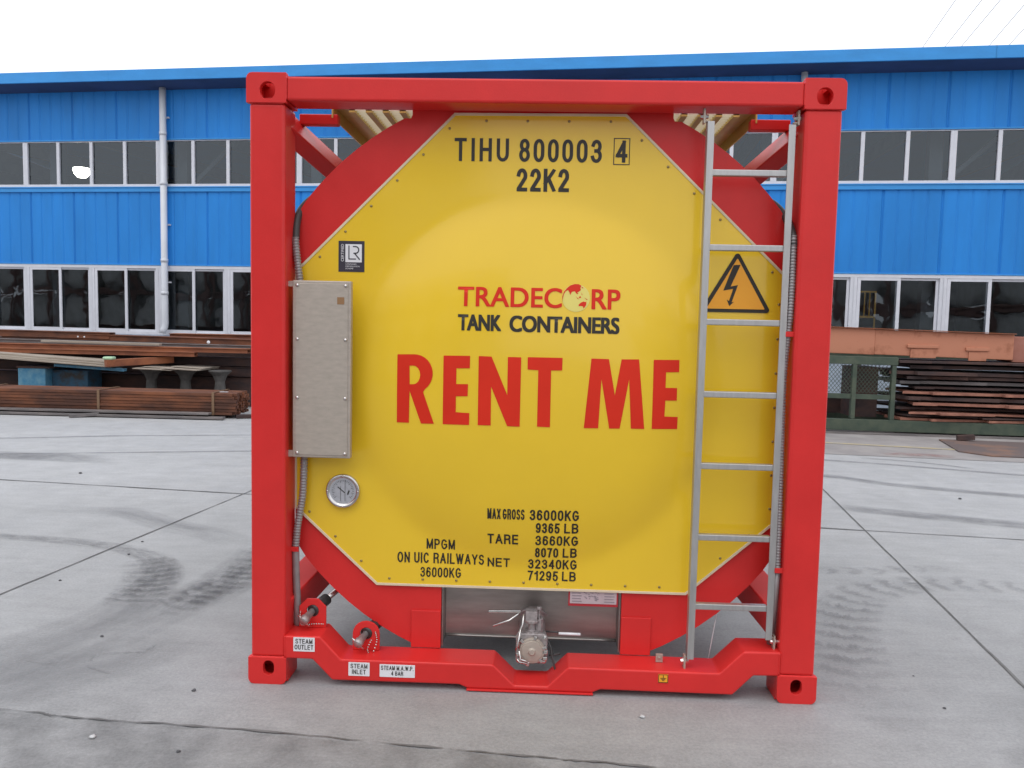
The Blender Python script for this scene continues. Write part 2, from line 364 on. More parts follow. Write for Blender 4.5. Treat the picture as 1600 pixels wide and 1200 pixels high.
SK1 = stain_mat("tyre_scrub", DIRT, 0.5, tread=0, su=7, sv=4.5, lo=0.36, hi=0.66)
SK2 = stain_mat("tyre_scrub_dark", (0.11, 0.11, 0.118), 0.6, tread=70, su=9, sv=4, lo=0.34, hi=0.60)
SK3 = stain_mat("tyre_tread", (0.18, 0.178, 0.185), 0.36, tread=40, su=8, sv=6, lo=0.30, hi=0.60)
SK4 = stain_mat("old_stain", (0.19, 0.19, 0.20), 0.42, su=0.8, sv=2, lo=0.32, hi=0.68)
ribbon("tyre_mark", [(-5.5, 1.95), (-4.02, 2.13), (-3.47, 2.12), (-3.06, 2.04), (-2.72, 1.92), (-2.42, 1.69), (-2.26, 1.41), (-2.22, 1.11), (-2.28, 0.84)], lambda t: 0.16 + 0.22 * max(0, t - .45) / .55, SK1, z=0.006, fade=(0.35, 0.12))
ribbon("tyre_mark", [(-2.55, 1.80), (-2.36, 1.50), (-2.24, 1.15), (-2.22, 0.86)], 0.34, SK2, z=0.008, fade=(0.35, 0.15))
ribbon("tyre_mark", [(-3.9, 3.0), (-3.3, 2.96), (-2.78, 2.61), (-2.35, 2.38), (-1.95, 2.1)], 0.30, SK4, z=0.006, fade=(0.3, 0.3))
ribbon("tyre_mark", [(-1.85, 2.15), (-1.80, 1.75), (-1.80, 1.40), (-1.92, 0.95), (-2.0, 0.80)], 0.30, SK2, z=0.0075, fade=(0.4, 0.15))
ribbon("tyre_mark", [(-1.9, 2.45), (-1.8, 1.9), (-1.85, 1.2), (-2.05, 0.6)], 0.42, SK1, z=0.006, fade=(0.5, 0.3))
ribbon("tyre_mark", [(-2.7, -0.45), (-2.28, 0.31), (-2.11, 0.71), (-2.05, 1.37)], 0.6, SK4, z=0.005, fade=(0.3, 0.3))
ribbon("tyre_mark", [(-2.4, -0.3), (-1.9, 0.2), (-1.75, 0.6)], 0.5, SK4, z=0.0055, fade=(0.3, 0.4))
ribbon("tyre_mark", [(4.6, 1.62), (3.36, 1.72), (3.05, 1.73), (2.67, 1.75), (2.36, 1.72), (2.04, 1.55), (1.8, 1.25), (1.60, 0.75), (1.48, 0.27), (1.40, -0.25)], lambda t: 0.22 + 0.24 * t, SK3, z=0.006, fade=(0.45, 0.2))
ribbon("tyre_mark", [(1.6, 1.9), (1.93, 1.96), (2.21, 1.98), (2.49, 2.05), (2.9, 2.12)], 0.17, SK3, z=0.007, fade=(0.2, 0.4))
FAINT = stain_mat("faint_line", (0.21, 0.21, 0.22), 0.55, su=1.5, sv=1, lo=0.3, hi=0.6)
for pts, wd in (([(-9, 5.8), (-6.64, 6.46), (-5.28, 6.94), (-3.3, 7.38)], 0.10), ([(-6.6, 5.2), (-4.44, 5.75), (-3.36, 6.02), (-2, 6.3)], 0.09), ([(2.4, 6.75), (3.49, 6.48), (4.16, 6.28), (4.77, 6.04), (5.36, 5.82), (7.5, 5.1)], 0.13),
                ([(2.4, 5.75), (3.13, 5.42), (3.64, 5.04), (4.69, 4.64), (6.5, 4.1)], 0.22), ([(2.6, 3.95), (3.01, 3.78), (3.56, 3.57), (4.6, 3.2)], 0.3), ([(3.9, 6.75), (4.5, 6.55), (5.0, 6.15)], 0.10), ([(-9, 4.9), (-6.3, 5.3), (-4.5, 5.2)], 0.5)):
    ribbon("tyre_mark", pts, wd, FAINT, z=0.005, fade=(0.15, 0.15))

# apron strip in front of the workshop and its worn yellow line
ap = MB(); ap.add([(-1.5, 7.62, 0.004), (3.66, 6.98, 0.004), (5.0, 6.82, 0.004), (9.5, 6.3, 0.004), (16, 5.5, 0.004), (16, 14, 0.004), (-1.5, 14, 0.004)], [tuple(range(7))])
tag(ap.build("apron", APRON, fixn=False), kind="structure")
yl = MB(); yl.add([(-1.0, 8.98, 0.008), (5.62, 7.55, 0.008), (5.66, 7.66, 0.008), (-1.0, 9.09, 0.008)], [(0, 1, 2, 3)])
tag(yl.build("yellow_ground_line", YLINE, fixn=False), kind="structure")
RSTN = stain_mat("red_primer_spill", (0.36, 0.13, 0.11), 0.45, su=5, sv=2)
ribbon("paint_spill", [(4.3, 7.05), (4.7, 7.12), (5.2, 7.0)], 0.26, RSTN, z=0.007)

# ------------------------------------------------------------------ tank container
TC = tag(empty("tank_container"), "red framed tank container with yellow octagonal end panel and metal ladder, standing in the yard", "tank container")
LEN = 6.058
BX = [(-1.066, 0.215), (-0.905, 0.217), (-0.815, 0.120), (-0.156, 0.121), (-0.063, 0.033), (0.080, 0.033), (0.168, 0.121), (0.811, 0.119), (0.909, 0.217), (1.066, 0.219)]
BB = [(1.060, 0.115), (0.954, 0.113), (0.869, 0.025), (0.307, 0.027), (0.272, 0.012), (-0.264, 0.012), (-0.302, 0.027), (-0.853, 0.025), (-0.940, 0.115), (-1.060, 0.115)]

def corner_fitting(sx, top, back):
    """hollow ISO corner: front plate with a hole and the walls behind it"""
    m = MB()
    xo, xi = 1.219 * sx, 1.053 * sx
    x0, x1 = min(xo, xi), max(xo, xi)
    z0, z1 = (2.470, 2.592) if top else (0.0, 0.119)
    left = sx < 0
    crn = (0, 0, 0 if left else 1, 1 if left else 0) if top else (1 if left else 1, 1, 0, 0)
    outer = rrect(x0, x1, z0, z1, 0.026, 5, crn)
    cx = (-1.130 if left else 1.133); 
    if top:
        cz = 2.521
        hole = [(cx + 0.033 * math.cos(a), cz + 0.040 * math.sin(a) * (1.0 if math.sin(a) < 0 else 0.85)) for a in [2 * PI * k / 20 for k in range(20)]]
    else:
        cz = 0.073
        hole = rrect(cx - 0.024, cx + 0.024, cz - 0.033, cz + 0.033, 0.0238, 5)
    y = (lambda d: d) if not back else (lambda d: LEN - d)
    m.holed(outer, hole, y(0.0), y(0.028))
    t = 0.026
    ya, yb = sorted((y(0.0285), y(0.165)))
    m.box(x0, x0 + t, ya, yb, z0 + 0.004, z1 - 0.004); m.box(x1 - t, x1, ya, yb, z0 + 0.004, z1 - 0.004)
    m.box(x0 + t, x1 - t, ya, yb, z0 + 0.002, z0 + t)
    yc, yd = sorted((y(0.142), y(0.165))); m.box(x0 + t, x1 - t, yc, yd, z0 + t, (z1 - 0.003) if top else (z1 - t))
    cxm = (x0 + x1) / 2
    if top:                                           # slotted roof
        m.box(x0 + t, cxm - 0.03, ya, yb, z1 - t, z1 - 0.002); m.box(cxm + 0.03, x1 - t, ya, yb, z1 - t, z1 - 0.002)
    else:
        m.box(x0 + t, x1 - t, ya, yb, z1 - t, z1 - 0.002)
    return m.build("corner_fitting", RED, TC, bevel=0.006, segs=3)
for back in (0, 1):
    for sx in (-1, 1):
        for top in (0, 1): corner_fitting(sx, top, back)
    y0, y1 = (0.008, 0.165) if not back else (LEN - 0.165, LEN - 0.008)
    for sx in (-1, 1):
        x0, x1 = sorted((1.060 * sx, 1.2085 * sx))
        MB().box(x0, x1, y0, y1, 0.119, 2.470).build("corner_post", RED, TC, bevel=0.013, segs=3)
    r0, r1 = (0.004, 0.150) if not back else (LEN - 0.150, LEN - 0.004)
    MB().box(-1.053, 1.053, r0, r1, 2.480, 2.578).build("top_rail", RED, TC, bevel=0.010, segs=3)
    if not back:
        bm_ = MB(); bm_.prism(BX[::-1] + BB[::-1], 0.006, 0.172)
        bm_.build("bottom_beam", RED, TC, bevel=0.008, segs=3)
        MB().box(-0.268, 0.276, -0.002, 0.16, 0.004, 0.0115).build("beam_flange", RED, TC, bevel=0.002)
    else:
        MB().box(-1.053, 1.053, LEN - 0.17, LEN - 0.006, 0.02, 0.21).build("bottom_beam", RED, TC, bevel=0.005)
# struts from the corners to the tank
for yb, yt in ((0.12, 1.25), (LEN - 0.12, LEN - 1.25)):
    for sx in (-1, 1):
        MB().bar((1.115 * sx, yb, 2.425), (0.80 * sx, yt, 2.105), 0.125, 0.075, up=(-0.45 * sx, -0.9 if yb < 1 else 0.9, 0.6)).build("diagonal_strut", RED, TC, bevel=0.006)
        MB().bar((1.125 * sx, yb, 0.285), (0.80 * sx, yt, 0.615), 0.12, 0.15, up=(-0.12 * sx, -0.25 if yb < 1 else 0.25, 1)).build("diagonal_strut", RED, TC, bevel=0.006)
        MB().bar((1.07 * sx, yb + (0.15 if yb < 1 else -0.15), 2.462), (0.90 * sx, yb + (0.15 if yb < 1 else -0.15), 2.462), 0.05, 0.045).build("walkway_bracket", RED, TC, bevel=0.004)

# weld beads along the joints of the front frame
def bead(P, r): MB().tube(P, r, 6, True, [r + 0.0008 * (k % 2) for k in range(len(P))]).build("weld_bead", RED, TC)
wob = lambda a: random.uniform(-a, a)
for sx in (-1, 1):
    for z in (2.4705, 0.1185): bead([(sx * (1.062 + 0.145 * k / 24), 0.0075 + wob(.0006), z + wob(.001)) for k in range(25)], 0.0042)
    bead([(sx * 1.0595, 0.0075 + wob(.0006), 0.122 + 0.093 * k / 18) for k in range(19)], 0.0038)
    bead([(sx * 1.0535, 0.004 + wob(.0006), 2.483 + 0.092 * k / 18) for k in range(19)], 0.0038)
# ring plate round the tank end
def ring_half(sx):
    R_, cz = 1.285, 1.31
    pts = []
    a0 = math.asin((0.128 - cz) / R_); a1 = math.asin((0.595 - cz) / R_)
    pts.append((0.402, 0.122)); 
    for k in range(9):
        a = a0 + (a1 - a0) * k / 8; x = R_ * math.cos(a)
        pts.append((min(x, 1.062), cz + R_ * math.sin(a)))
    b0 = math.asin((2.025 - cz) / R_); b1 = math.acos(0.590 / R_)
    for k in range(9):
        a = b0 + (b1 - b0) * k / 8; pts.append((min(1.062, R_ * math.cos(a)), cz + R_ * math.sin(a)))
    pts += [(0.562, 2.452), (0.556, 2.466), (0.556, 2.555), (0.0, 2.555), (0.0, 2.30), (0.402, 2.10)]
    pts += [(0.75, 1.7), (0.80, 1.31), (0.75, 0.8), (0.402, 0.5)]
    return [(x * sx, z) for x, z in pts]
for sx in (-1, 1):
    p_ = ring_half(sx); m = MB()
    bm = bmesh.new(); vs = [bm.verts.new((x, 0, z)) for x, z in p_]; es = [bm.edges.new((vs[i], vs[(i + 1) % len(vs)])) for i in range(len(vs))]
    bmesh.ops.triangle_fill(bm, use_beauty=True, edges=es); bm.verts.index_update()
    F = [tuple(v.index for v in f.verts) for f in bm.faces]; k = len(p_); bm.free()
    m.add([(x, 0.166, z) for x, z in p_] + [(x, 0.180, z) for x, z in p_], F + [tuple(i + k for i in f) for f in F] + [(i, (i + 1) % k, (i + 1) % k + k, i + k) for i in range(k)])
    m.build("ring_plate", RED, TC)
    # saddle legs and doubler pads at the bottom
    xa, xb = sorted((0.402 * sx, 0.535 * sx))
    MB().box(xa, xb, 0.156, 0.1655, 0.124, 0.295).build("doubler_pad", RED, TC, bevel=0.003)
    MB().box(*sorted((0.402 * sx, 0.414 * sx)), 0.181, 0.40, 0.124, 0.60).build("saddle_web", RED, TC, bevel=0.002)

# tank shell and its dished end
sh = MB(); sh.lathe((0, 0.42, 1.31), (0, 1, 0), [(0.0, 0.0), (-0.06, 0.35), (-0.05, 0.7), (-0.02, 0.98), (0.03, 1.10), (0.10, 1.165), (0.16, 1.175), (0.17, 1.185), (0.19, 1.185), (0.20, 1.172), (5.1, 1.172), (5.22, 1.1), (5.3, 0.6), (5.32, 0.0)], 64)
sh.build("tank_shell", SHELL, TC)
ap_ = MB(); ap_.add([(x, 0.283 + 0.02 * (1 - (x / .393) ** 2), z + (0.008 if z < .2 else 0) * ((x / .393) ** 2)) for z in (0.128, 0.60) for x in [-0.393 + 0.0786 * k for k in range(11)]], [(k, k + 1, k + 12, k + 11) for k in range(10)]); ap_.tube([(x, 0.279 + 0.02 * (1 - (x / .393) ** 2), 0.132 + 0.008 * (x / .393) ** 2) for x in [-0.393 + 0.0786 * k for k in range(11)]], 0.006, 8); ap_.box(-0.400, -0.394, 0.182, 0.40, 0.125, 0.50); ap_.box(0.394, 0.400, 0.182, 0.40, 0.125, 0.50)
ap_.build("valve_recess", SHELL, TC)

# walkway along the top: slotted planks
for sx in (-1, 1):
    m = MB(); y0, y1 = 0.24, LEN - 0.24
    m.box(*sorted((0.925 * sx, 0.919 * sx)), y0, y1, 2.468, 2.530)
    m.box(*sorted((0.919 * sx, 0.850 * sx)), y0, y1, 2.522, 2.530)
    xs = [0.85 - 0.0745 * k for k in range(8)]
    gr = MB(); yy = y0
    while yy < y1:
        gr.box(*sorted((0.85 * sx, 0.30 * sx)), yy, yy + 0.003, 2.500, 2.5285); yy += 0.040 if yy < 3.2 else 0.12
    for x in xs: m.box(*sorted(((x - 0.001) * sx, (x - 0.028) * sx)), y0, y1, 2.492, 2.532)
    wk = m.build("walkway", YELP, TC, fixn=False); gr.build("grating", GRATE, wk, fixn=False)

# domed yellow end panel -----------------------------------------------------
PY, PH, PR, PCX, PCZ = 0.155, 0.088, 0.80, -0.02, 1.31
def dome(x, z):
    t2 = (((x - PCX) ** 2 + (z - PCZ) ** 2) / PR ** 2) ** 1.45; k = 22.0
    return PH * math.log1p(math.exp(k * (1 - t2))) / math.log1p(math.exp(k))
def surf(x, z, d=0.0): return (x, PY - dome(x, z) - d, z)
OCT = [(-0.690, 0.410), (0.680, 0.410), (1.058, 0.745), (1.058, 1.805), (0.355, 2.474), (-0.372, 2.470), (-1.058, 1.790), (-1.058, 0.750)]
def conform(bm, d, step=0.03):
    """cut a flat mesh into a grid and lay it on the dome"""
    xs = [v.co.x for v in bm.verts]; zs = [v.co.z for v in bm.verts]
    for ax, lo, hi in ((0, min(xs), max(xs)), (2, min(zs), max(zs))):
        k = math.floor(lo / step) + 1
        while k * step < hi - 1e-6:
            co = [0, 0, 0]; no = [0, 0, 0]; co[ax] = k * step; no[ax] = 1
            bmesh.ops.bisect_plane(bm, geom=list(bm.verts) + list(bm.edges) + list(bm.faces), dist=1e-7, plane_co=co, plane_no=no); k += 1
    for v in bm.verts: v.co = Vector(surf(v.co.x, v.co.z, d - v.co.y))
def bm_obj(bm, name, material, parent, smooth=True):
    me = D.meshes.new(name)
    for f in bm.faces: f.smooth = smooth
    bm.to_mesh(me); bm.free(); me.materials.append(material)
    o = D.objects.new(name, me); COL.objects.link(o); o.parent = parent; return o
bm = bmesh.new(); bm.faces.new([bm.verts.new((x, 0, z)) for x, z in OCT]); conform(bm, 0.0, 0.028)
PANEL = bm_obj(bm, "end_panel", YEL, TC)
# pale edge strip round the panel
tr = MB()
cxo = (sum(p[0] for p in OCT) / 8, sum(p[1] for p in OCT) / 8)
def inset(d):
    out = []
    for i in range(8):
        a, b, c = Vector(OCT[i - 1]), Vector(OCT[i]), Vector(OCT[(i + 1) % 8])
        d1 = (b - a).normalized(); d2 = (c - b).normalized(); n1 = Vector((-d1.y, d1.x)); n2 = Vector((-d2.y, d2.x))
        bis = (n1 + n2).normalized(); out.append(tuple(b + bis * (d / bis.dot(n1))))
    return out
o_, i_ = inset(-0.004), inset(0.0065)
for i in range(8):
    j = (i + 1) % 8
    tr.prism([o_[i], o_[j], i_[j], i_[i]], PY - 0.004, PY + 0.009)
tr.build("edge_trim", TRIM, PANEL, bevel=0.001)
# screws
scr = []
si = inset(0.028)
for i in range(8):
    a, b = Vector(si[i]), Vector(si[(i + 1) % 8]); n = max(2, round((b - a).length / 0.158))
    scr += [tuple(a + (b - a) * ((k + 0.3) / n)) for k in range(n)]
SCREW = mat("panel_screw", (0.34, 0.26, 0.10), 0.35, metal=0.7)
pm = MB(); pm.lathe((0, 0, 0), (0, -1, 0), [(0, 0.0058), (0.002, 0.0058), (0.0035, 0.004), (0.0042, 0.0)], 10)
s0 = pm.build("screw", SCREW, PANEL)
for k, (x, z) in enumerate(scr):
    s = s0 if k == 0 else s0.copy()
    if k: COL.objects.link(s); s.parent = PANEL
    s.location = surf(x, z)

# lettering ------------------------------------------------------------------
def glyphs(txt, bold=0.0, space=1.0):
    c = D.curves.new("t", 'FONT'); c.body = txt; c.offset = bold; c.space_character = space; c.resolution_u = 5
    o = D.objects.new("t", c); COL.objects.link(o)
    dg = bpy.context.evaluated_depsgraph_get(); dg.update()
    me = D.meshes.new_from_object(o.evaluated_get(dg)); D.objects.remove(o); D.curves.remove(c)
    V = [v.co.copy() for v in me.vertices]; F = [tuple(p.vertices) for p in me.polygons]; D.meshes.remove(me)
    x0 = min(v.x for v in V); x1 = max(v.x for v in V); y0 = min(v.y for v in V); y1 = max(v.y for v in V)
    return [((v.x - x0) / (x1 - x0), (v.y - y0) / (y1 - y0)) for v in V], F
def flat_text(mb, txt, x0, x1, z0, z1, y, bold=0.0, space=1.0, rot=False):
    P, F = glyphs(txt, 0.0, space)
    if bold and not rot:                              # heavier strokes: the outline struck five times, a hair apart
        h = z1 - z0; bx_, bz_ = bold * h * 1.25, bold * h * 0.8
        for k, (ox, oz) in enumerate(((-1, -1), (1, -1), (-1, 1), (1, 1), (0, 0))):
            X0, X1, Z0, Z1 = x0 + bx_ * (1 + ox), x1 - bx_ * (1 - ox), z0 + bz_ * (1 + oz), z1 - bz_ * (1 - oz)
            mb.add([(X0 + a * (X1 - X0), y - 0.00012 * k, Z0 + b * (Z1 - Z0)) for a, b in P], F)
        return
    if rot: mb.add([(x0 + (1 - b) * (x1 - x0), y, z0 + a * (z1 - z0)) for a, b in P], F)
    else: mb.add([(x0 + a * (x1 - x0), y, z0 + b * (z1 - z0)) for a, b in P], F)
def _arc(cx, cy, rx, ry, a0, a1, n=10): return [(cx + rx * math.cos(math.radians(a0 + (a1 - a0) * k / n)), cy + ry * math.sin(math.radians(a0 + (a1 - a0) * k / n))) for k in range(n + 1)]
_bowl = lambda x, t, b: [(0, t), (x, t)] + _arc(x, (t + b) / 2, 1 - x, (t - b) / 2, 90, -90)[1:-1] + [(x, b), (0, b)]
STROKES = {                                           # letter: (width, centre lines in a unit box)
 'T': (.62, [[(0, 1), (1, 1)], [(.5, 1), (.5, 0)]]), 'I': (0.0, [[(0, 0), (0, 1)]]), 'H': (.62, [[(0, 0), (0, 1)], [(1, 0), (1, 1)], [(0, .52), (1, .52)]]),
 'U': (.62, [[(0, 1), (0, .3)] + _arc(.5, .3, .5, .3, 180, 360)[1:] + [(1, 1)]]), 'O': (.70, [_arc(.5, .5, .5, .5, 90, 450, 28)]), '0': (.54, [_arc(.5, .68, .5, .32, 0, 180) + _arc(.5, .32, .5, .32, 180, 360) + [(1, .68)]]),
 '8': (.54, [_arc(.5, .765, .44, .235, -90, 270, 22), _arc(.5, .265, .5, .265, 90, 450, 22)]), '3': (.54, [_arc(.48, .75, .46, .25, 165, -90, 14)[:-1] + [(.42, .52)], [(.42, .52)] + _arc(.48, .265, .52, .265, 85, -165, 16)]),
 '4': (.56, [[(.76, 0), (.76, 1), (0, .28), (1, .28)]]), '2': (.54, [_arc(.5, .72, .48, .28, 170, -25, 14) + [(.04, .04), (.04, 0), (1, 0)]]), 'K': (.62, [[(0, 0), (0, 1)], [(.96, 1), (.02, .36)], [(.36, .60), (1, 0)]]),
 'M': (.74, [[(0, 0), (0, 1), (.5, .06), (1, 1), (1, 0)]]), 'A': (.70, [[(0, 0), (.5, 1), (1, 0)], [(.17, .32), (.83, .32)]]), 'X': (.64, [[(0, 0), (1, 1)], [(0, 1), (1, 0)]]),
 'G': (.68, [_arc(.5, .5, .5, .5, 42, 318, 20) + [(1, .22), (1, .47), (.56, .47)]]), 'R': (.62, [[(0, 0)] + _bowl(.56, 1, .50)[0:], [(.5, .5)] + _arc(.62, .30, .34, .20, 90, 0, 5) + [(1, 0)]]),
 'S': (.60, [_arc(.5, .75, .46, .25, 20, 250, 14) + _arc(.5, .255, .5, .255, 70, -165, 14)]), '6': (.54, [_arc(.52, .74, .46, .26, 25, 150, 8) + [(.0, .5)] + _arc(.5, .30, .5, .30, 180, 540, 22)]), '9': (.54, [_arc(.48, .26, .46, .26, 205, 330, 8) + [(1, .5)] + _arc(.5, .70, .5, .30, 0, 360, 22)]),
 '5': (.54, [[(.95, 1), (.16, 1), (.05, .5)] + _arc(.5, .30, .5, .32, 138, -160, 16)]), 'L': (.52, [[(0, 1), (0, 0), (1, 0)]]), 'B': (.60, [[(0, .5), (0, 0), (.56, 0)] + _arc(.56, .26, .44, .26, -90, 90)[1:] + [(0, .52)], [(0, .52), (0, 1), (.56, 1)] + _arc(.56, .76, .38, .24, 90, -90)[1:]]),
 'E': (.56, [[(1, 0), (0, 0), (0, 1), (1, 1)], [(0, .52), (.92, .52)]]), '7': (.54, [[(0, 1), (1, 1), (.62, .55), (.36, 0)]]), '1': (.30, [[(0, .76), (.6, .84), (.95, 1), (.95, 0)]]), 'N': (.62, [[(0, 0), (0, 1), (1, 0), (1, 1)]]), 'P': (.60, [[(0, 0)] + _bowl(.56, 1, .46)]),
 'C': (.66, [_arc(.5, .5, .5, .5, 40, 320, 20)]), 'W': (.98, [[(0, 1), (.26, 0), (.5, .95), (.74, 0), (1, 1)]]), 'Y': (.66, [[(0, 1), (.5, .44), (1, 1)], [(.5, .44), (.5, 0)]]), 'F': (.54, [[(0, 0), (0, 1), (1, 1)], [(0, .52), (.9, .52)]]), '.': (.0, [[(0, 0), (0, .01)]])}
def stroke_text(mb, txt, x0, x1, z0, z1, y, wt=0.15, gap=0.20):
    """condensed grotesque lettering from mitred strokes; wt = stroke / height"""
    h = z1 - z0; t = wt * h; adv = []
    for ch in txt: adv.append(STROKES[ch][0] if ch != ' ' else 0.30)
    fixed = sum(t for ch in txt if ch != ' '); n = len(txt)
    k = ((x1 - x0) - fixed) / (sum(adv) + gap * (n - 1)) if sum(adv) + gap * (n - 1) > 1e-6 else 1.0
    x = x0; lay = 0
    for ch, a in zip(txt, adv):
        if ch != ' ':
            paths = []
            for path in STROKES[ch][1]:                  # break the stroke where it doubles back
                cur = [path[0]]
                for i in range(1, len(path)):
                    cur.append(path[i])
                    if i < len(path) - 1 and len(path) < 8:
                        u = Vector(((path[i][0] - path[i - 1][0]) * a * k, (path[i][1] - path[i - 1][1]) * h)); v = Vector(((path[i + 1][0] - path[i][0]) * a * k, (path[i + 1][1] - path[i][1]) * h))
                        if u.length > 1e-9 and v.length > 1e-9 and u.normalized().dot(v.normalized()) < -0.3: paths.append(cur); cur = [path[i]]
                paths.append(cur)
            for path in paths:
                P = [Vector((x + t / 2 + px * a * k, z0 + t / 2 + pz * (h - t))) for px, pz in path]
                closed = (P[0] - P[-1]).length < 1e-5
                P = [p for i, p in enumerate(P) if i == 0 or (p - P[i - 1]).length > 1e-6]
                if not closed:
                    d0 = (P[0] - P[1]).normalized(); d1 = (P[-1] - P[-2]).normalized(); e = t / 2
                    P[0] = P[0] + d0 * e; P[-1] = P[-1] + d1 * e
                m_ = len(P); L = []; Rr = []
                for i in range(m_):
                    if closed: a_, c_ = (P[i - 1] if i else P[-2]), (P[i + 1] if i < m_ - 1 else P[1])
                    else: a_, c_ = P[max(i - 1, 0)], P[min(i + 1, m_ - 1)]
                    u = (P[i] - a_); v = (c_ - P[i]); u = u.normalized() if u.length > 1e-9 else v.normalized(); v = v.normalized() if v.length > 1e-9 else u
                    n1, n2 = Vector((-u.y, u.x)), Vector((-v.y, v.x)); b = n1 + n2
                    if b.length < 1e-6: b = n1.copy()
                    b.normalize(); f = min(1 / max(b.dot(n1), 1e-3), 1.9); L.append(P[i] + b * t / 2 * f); Rr.append(P[i] - b * t / 2 * f)
                yy = y - 0.00010 * (lay % 3); lay += 1
                mb.add([(p.x, yy, min(max(p.y, z0), z1)) for p in L] + [(p.x, yy, min(max(p.y, z0), z1)) for p in Rr], [(m_ + i, m_ + i + 1, i + 1, i) for i in range(m_ - 1)])
            x += a * k + t + gap * k
        else: x += a * k + gap * k
def stamp_text(name, items, material, wt, d=0.0016):
    for it in items:
        m = MB(); stroke_text(m, it[0], it[1], it[2], it[3], it[4], 0, *(it[5:] if len(it) > 5 else (wt,)))
        panel_shape(name, m, material, d)
def panel_text(name, items, material, d=0.0016):
    for it in items:
        m = MB(); txt, x0, x1, z0, z1 = it[:5]; bold = it[5] if len(it) > 5 else 0.012; sp = it[6] if len(it) > 6 else 1.0
        flat_text(m, txt, x0, x1, z0, z1, 0, bold, sp)
        o = panel_shape(name, m, material, d)
    return o
def panel_shape(name, m, material, d=0.0016):
    bm = bmesh.new(); vs = [bm.verts.new(v) for v in m.v]
    for f in m.f:
        try: bm.faces.new([vs[i] for i in f])
        except ValueError: pass
    conform(bm, d, 0.03)
    return bm_obj(bm, name, material, PANEL)
def polys(plist):
    m = MB()
    for p_ in plist:
        bm = bmesh.new(); es = []
        loops = p_ if isinstance(p_[0][0], tuple) else [p_]
        for L in loops:
            vs = [bm.verts.new((x, 0, z)) for x, z in L]; es += [bm.edges.new((vs[i], vs[(i + 1) % len(vs)])) for i in range(len(vs))]
        bmesh.ops.triangle_fill(bm, use_beauty=True, edges=es); bm.verts.index_update()
        bmesh.ops.recalc_face_normals(bm, faces=bm.faces)
        m.add([v.co.copy() for v in bm.verts], [tuple(v.index for v in f.verts) for f in bm.faces]); bm.free()
    return m

stamp_text("container_number", [("TIHU", -0.372, -0.139, 2.273, 2.370, 0.145, 0.34), ("800003", -0.095, 0.257, 2.273, 2.370, 0.150, 0.26), ("4", 0.316, 0.365, 2.276, 2.368)], BLACK, 0.16)
bx = []
for x0, x1, z0, z1 in ((0.306, 0.375, 2.266, 2.2695), (0.306, 0.375, 2.3745, 2.378), (0.306, 0.3095, 2.2695, 2.3745), (0.3715, 0.375, 2.2695, 2.3745)): bx.append([(x0, z0), (x1, z0), (x1, z1), (x0, z1)])
panel_shape("check_digit_box", polys(bx), BLACK)
stamp_text("size_code", [("22K2", -0.104, 0.121, 2.149, 2.246)], BLACK, 0.165)
panel_text("company_lettering", [("TRADEC", -0.341, 0.102, 1.653, 1.738, 0.020, 1.02), ("RP", 0.227, 0.349, 1.652, 1.737, 0.022, 1.0)], REDL)
gl = [[(0.1606 + 0.0585 * math.cos(2 * PI * k / 36), 1.698 + 0.0585 * math.sin(2 * PI * k / 36)) for k in range(36)]]
GL = panel_shape("globe_emblem", polys(gl), PALEY, 0.0014)
asia = [(0.104, 1.68), (0.1031, 1.7022), (0.1091, 1.7226), (0.1219, 1.739), (0.1358, 1.7505), (0.1539, 1.7564), (0.1702, 1.7563), (0.1825, 1.7505), (0.1786, 1.7403), (0.1808, 1.7322), (0.1729, 1.725), (0.1648, 1.7218), (0.171, 1.7158), (0.1629, 1.7156), (0.1546, 1.7266), (0.1425, 1.7233), (0.1367, 1.71), (0.1324, 1.721), (0.1261, 1.731), (0.1161, 1.7247), (0.1093, 1.7125), (0.1057, 1.6942)]
aus = [(0.1725, 1.6704), (0.183, 1.6797), (0.194, 1.684), (0.1992, 1.681), (0.2042, 1.6842), (0.2049, 1.6721), (0.2006, 1.6629), (0.1937, 1.6547), (0.1904, 1.6637), (0.1803, 1.6645), (0.1732, 1.6633)]
isl = [[(0.1821, 1.7221), (0.1884, 1.7101), (0.1853, 1.7111)], [(0.1724, 1.7017), (0.1794, 1.7059), (0.1825, 1.6999), (0.1755, 1.6977)], [(0.157, 1.7084), (0.1653, 1.6995), (0.1756, 1.6927), (0.1675, 1.6945)], [(0.1957, 1.7002), (0.2101, 1.6924), (0.2061, 1.6903)], [(0.1816, 1.7424), (0.1887, 1.7446), (0.1908, 1.7386), (0.1868, 1.7395)]]
panel_shape("globe_continents", polys([asia, aus] + isl), REDL, 0.0024)
panel_text("business_line", [("TANK", -0.338, -0.152, 1.551, 1.620, 0.036, 0.98), ("CONTAINERS", -0.118, 0.348, 1.549, 1.619, 0.036, 0.96)], BLACK)
R_o = [(-0.5992, 1.1464), (-0.5991, 1.4417), (-0.5242, 1.444), (-0.5101, 1.4432), (-0.4935, 1.4388), (-0.4782, 1.4309), (-0.465, 1.4199), (-0.4544, 1.4062), (-0.447, 1.3905), (-0.443, 1.3735), (-0.4426, 1.3559), (-0.4459, 1.3386), (-0.4527, 1.3223), (-0.4627, 1.3077), (-0.4755, 1.2956), (-0.4834, 1.2825), (-0.4348, 1.1471), (-0.4916, 1.1458), (-0.5431, 1.2863), (-0.5452, 1.147)]
R_i = [(-0.5446, 1.3947), (-0.5275, 1.3953), (-0.5173, 1.3932), (-0.5069, 1.3851), (-0.4998, 1.3721), (-0.4971, 1.3563), (-0.4993, 1.3404), (-0.506, 1.3269), (-0.5162, 1.318), (-0.5263, 1.3152), (-0.5434, 1.3145)]
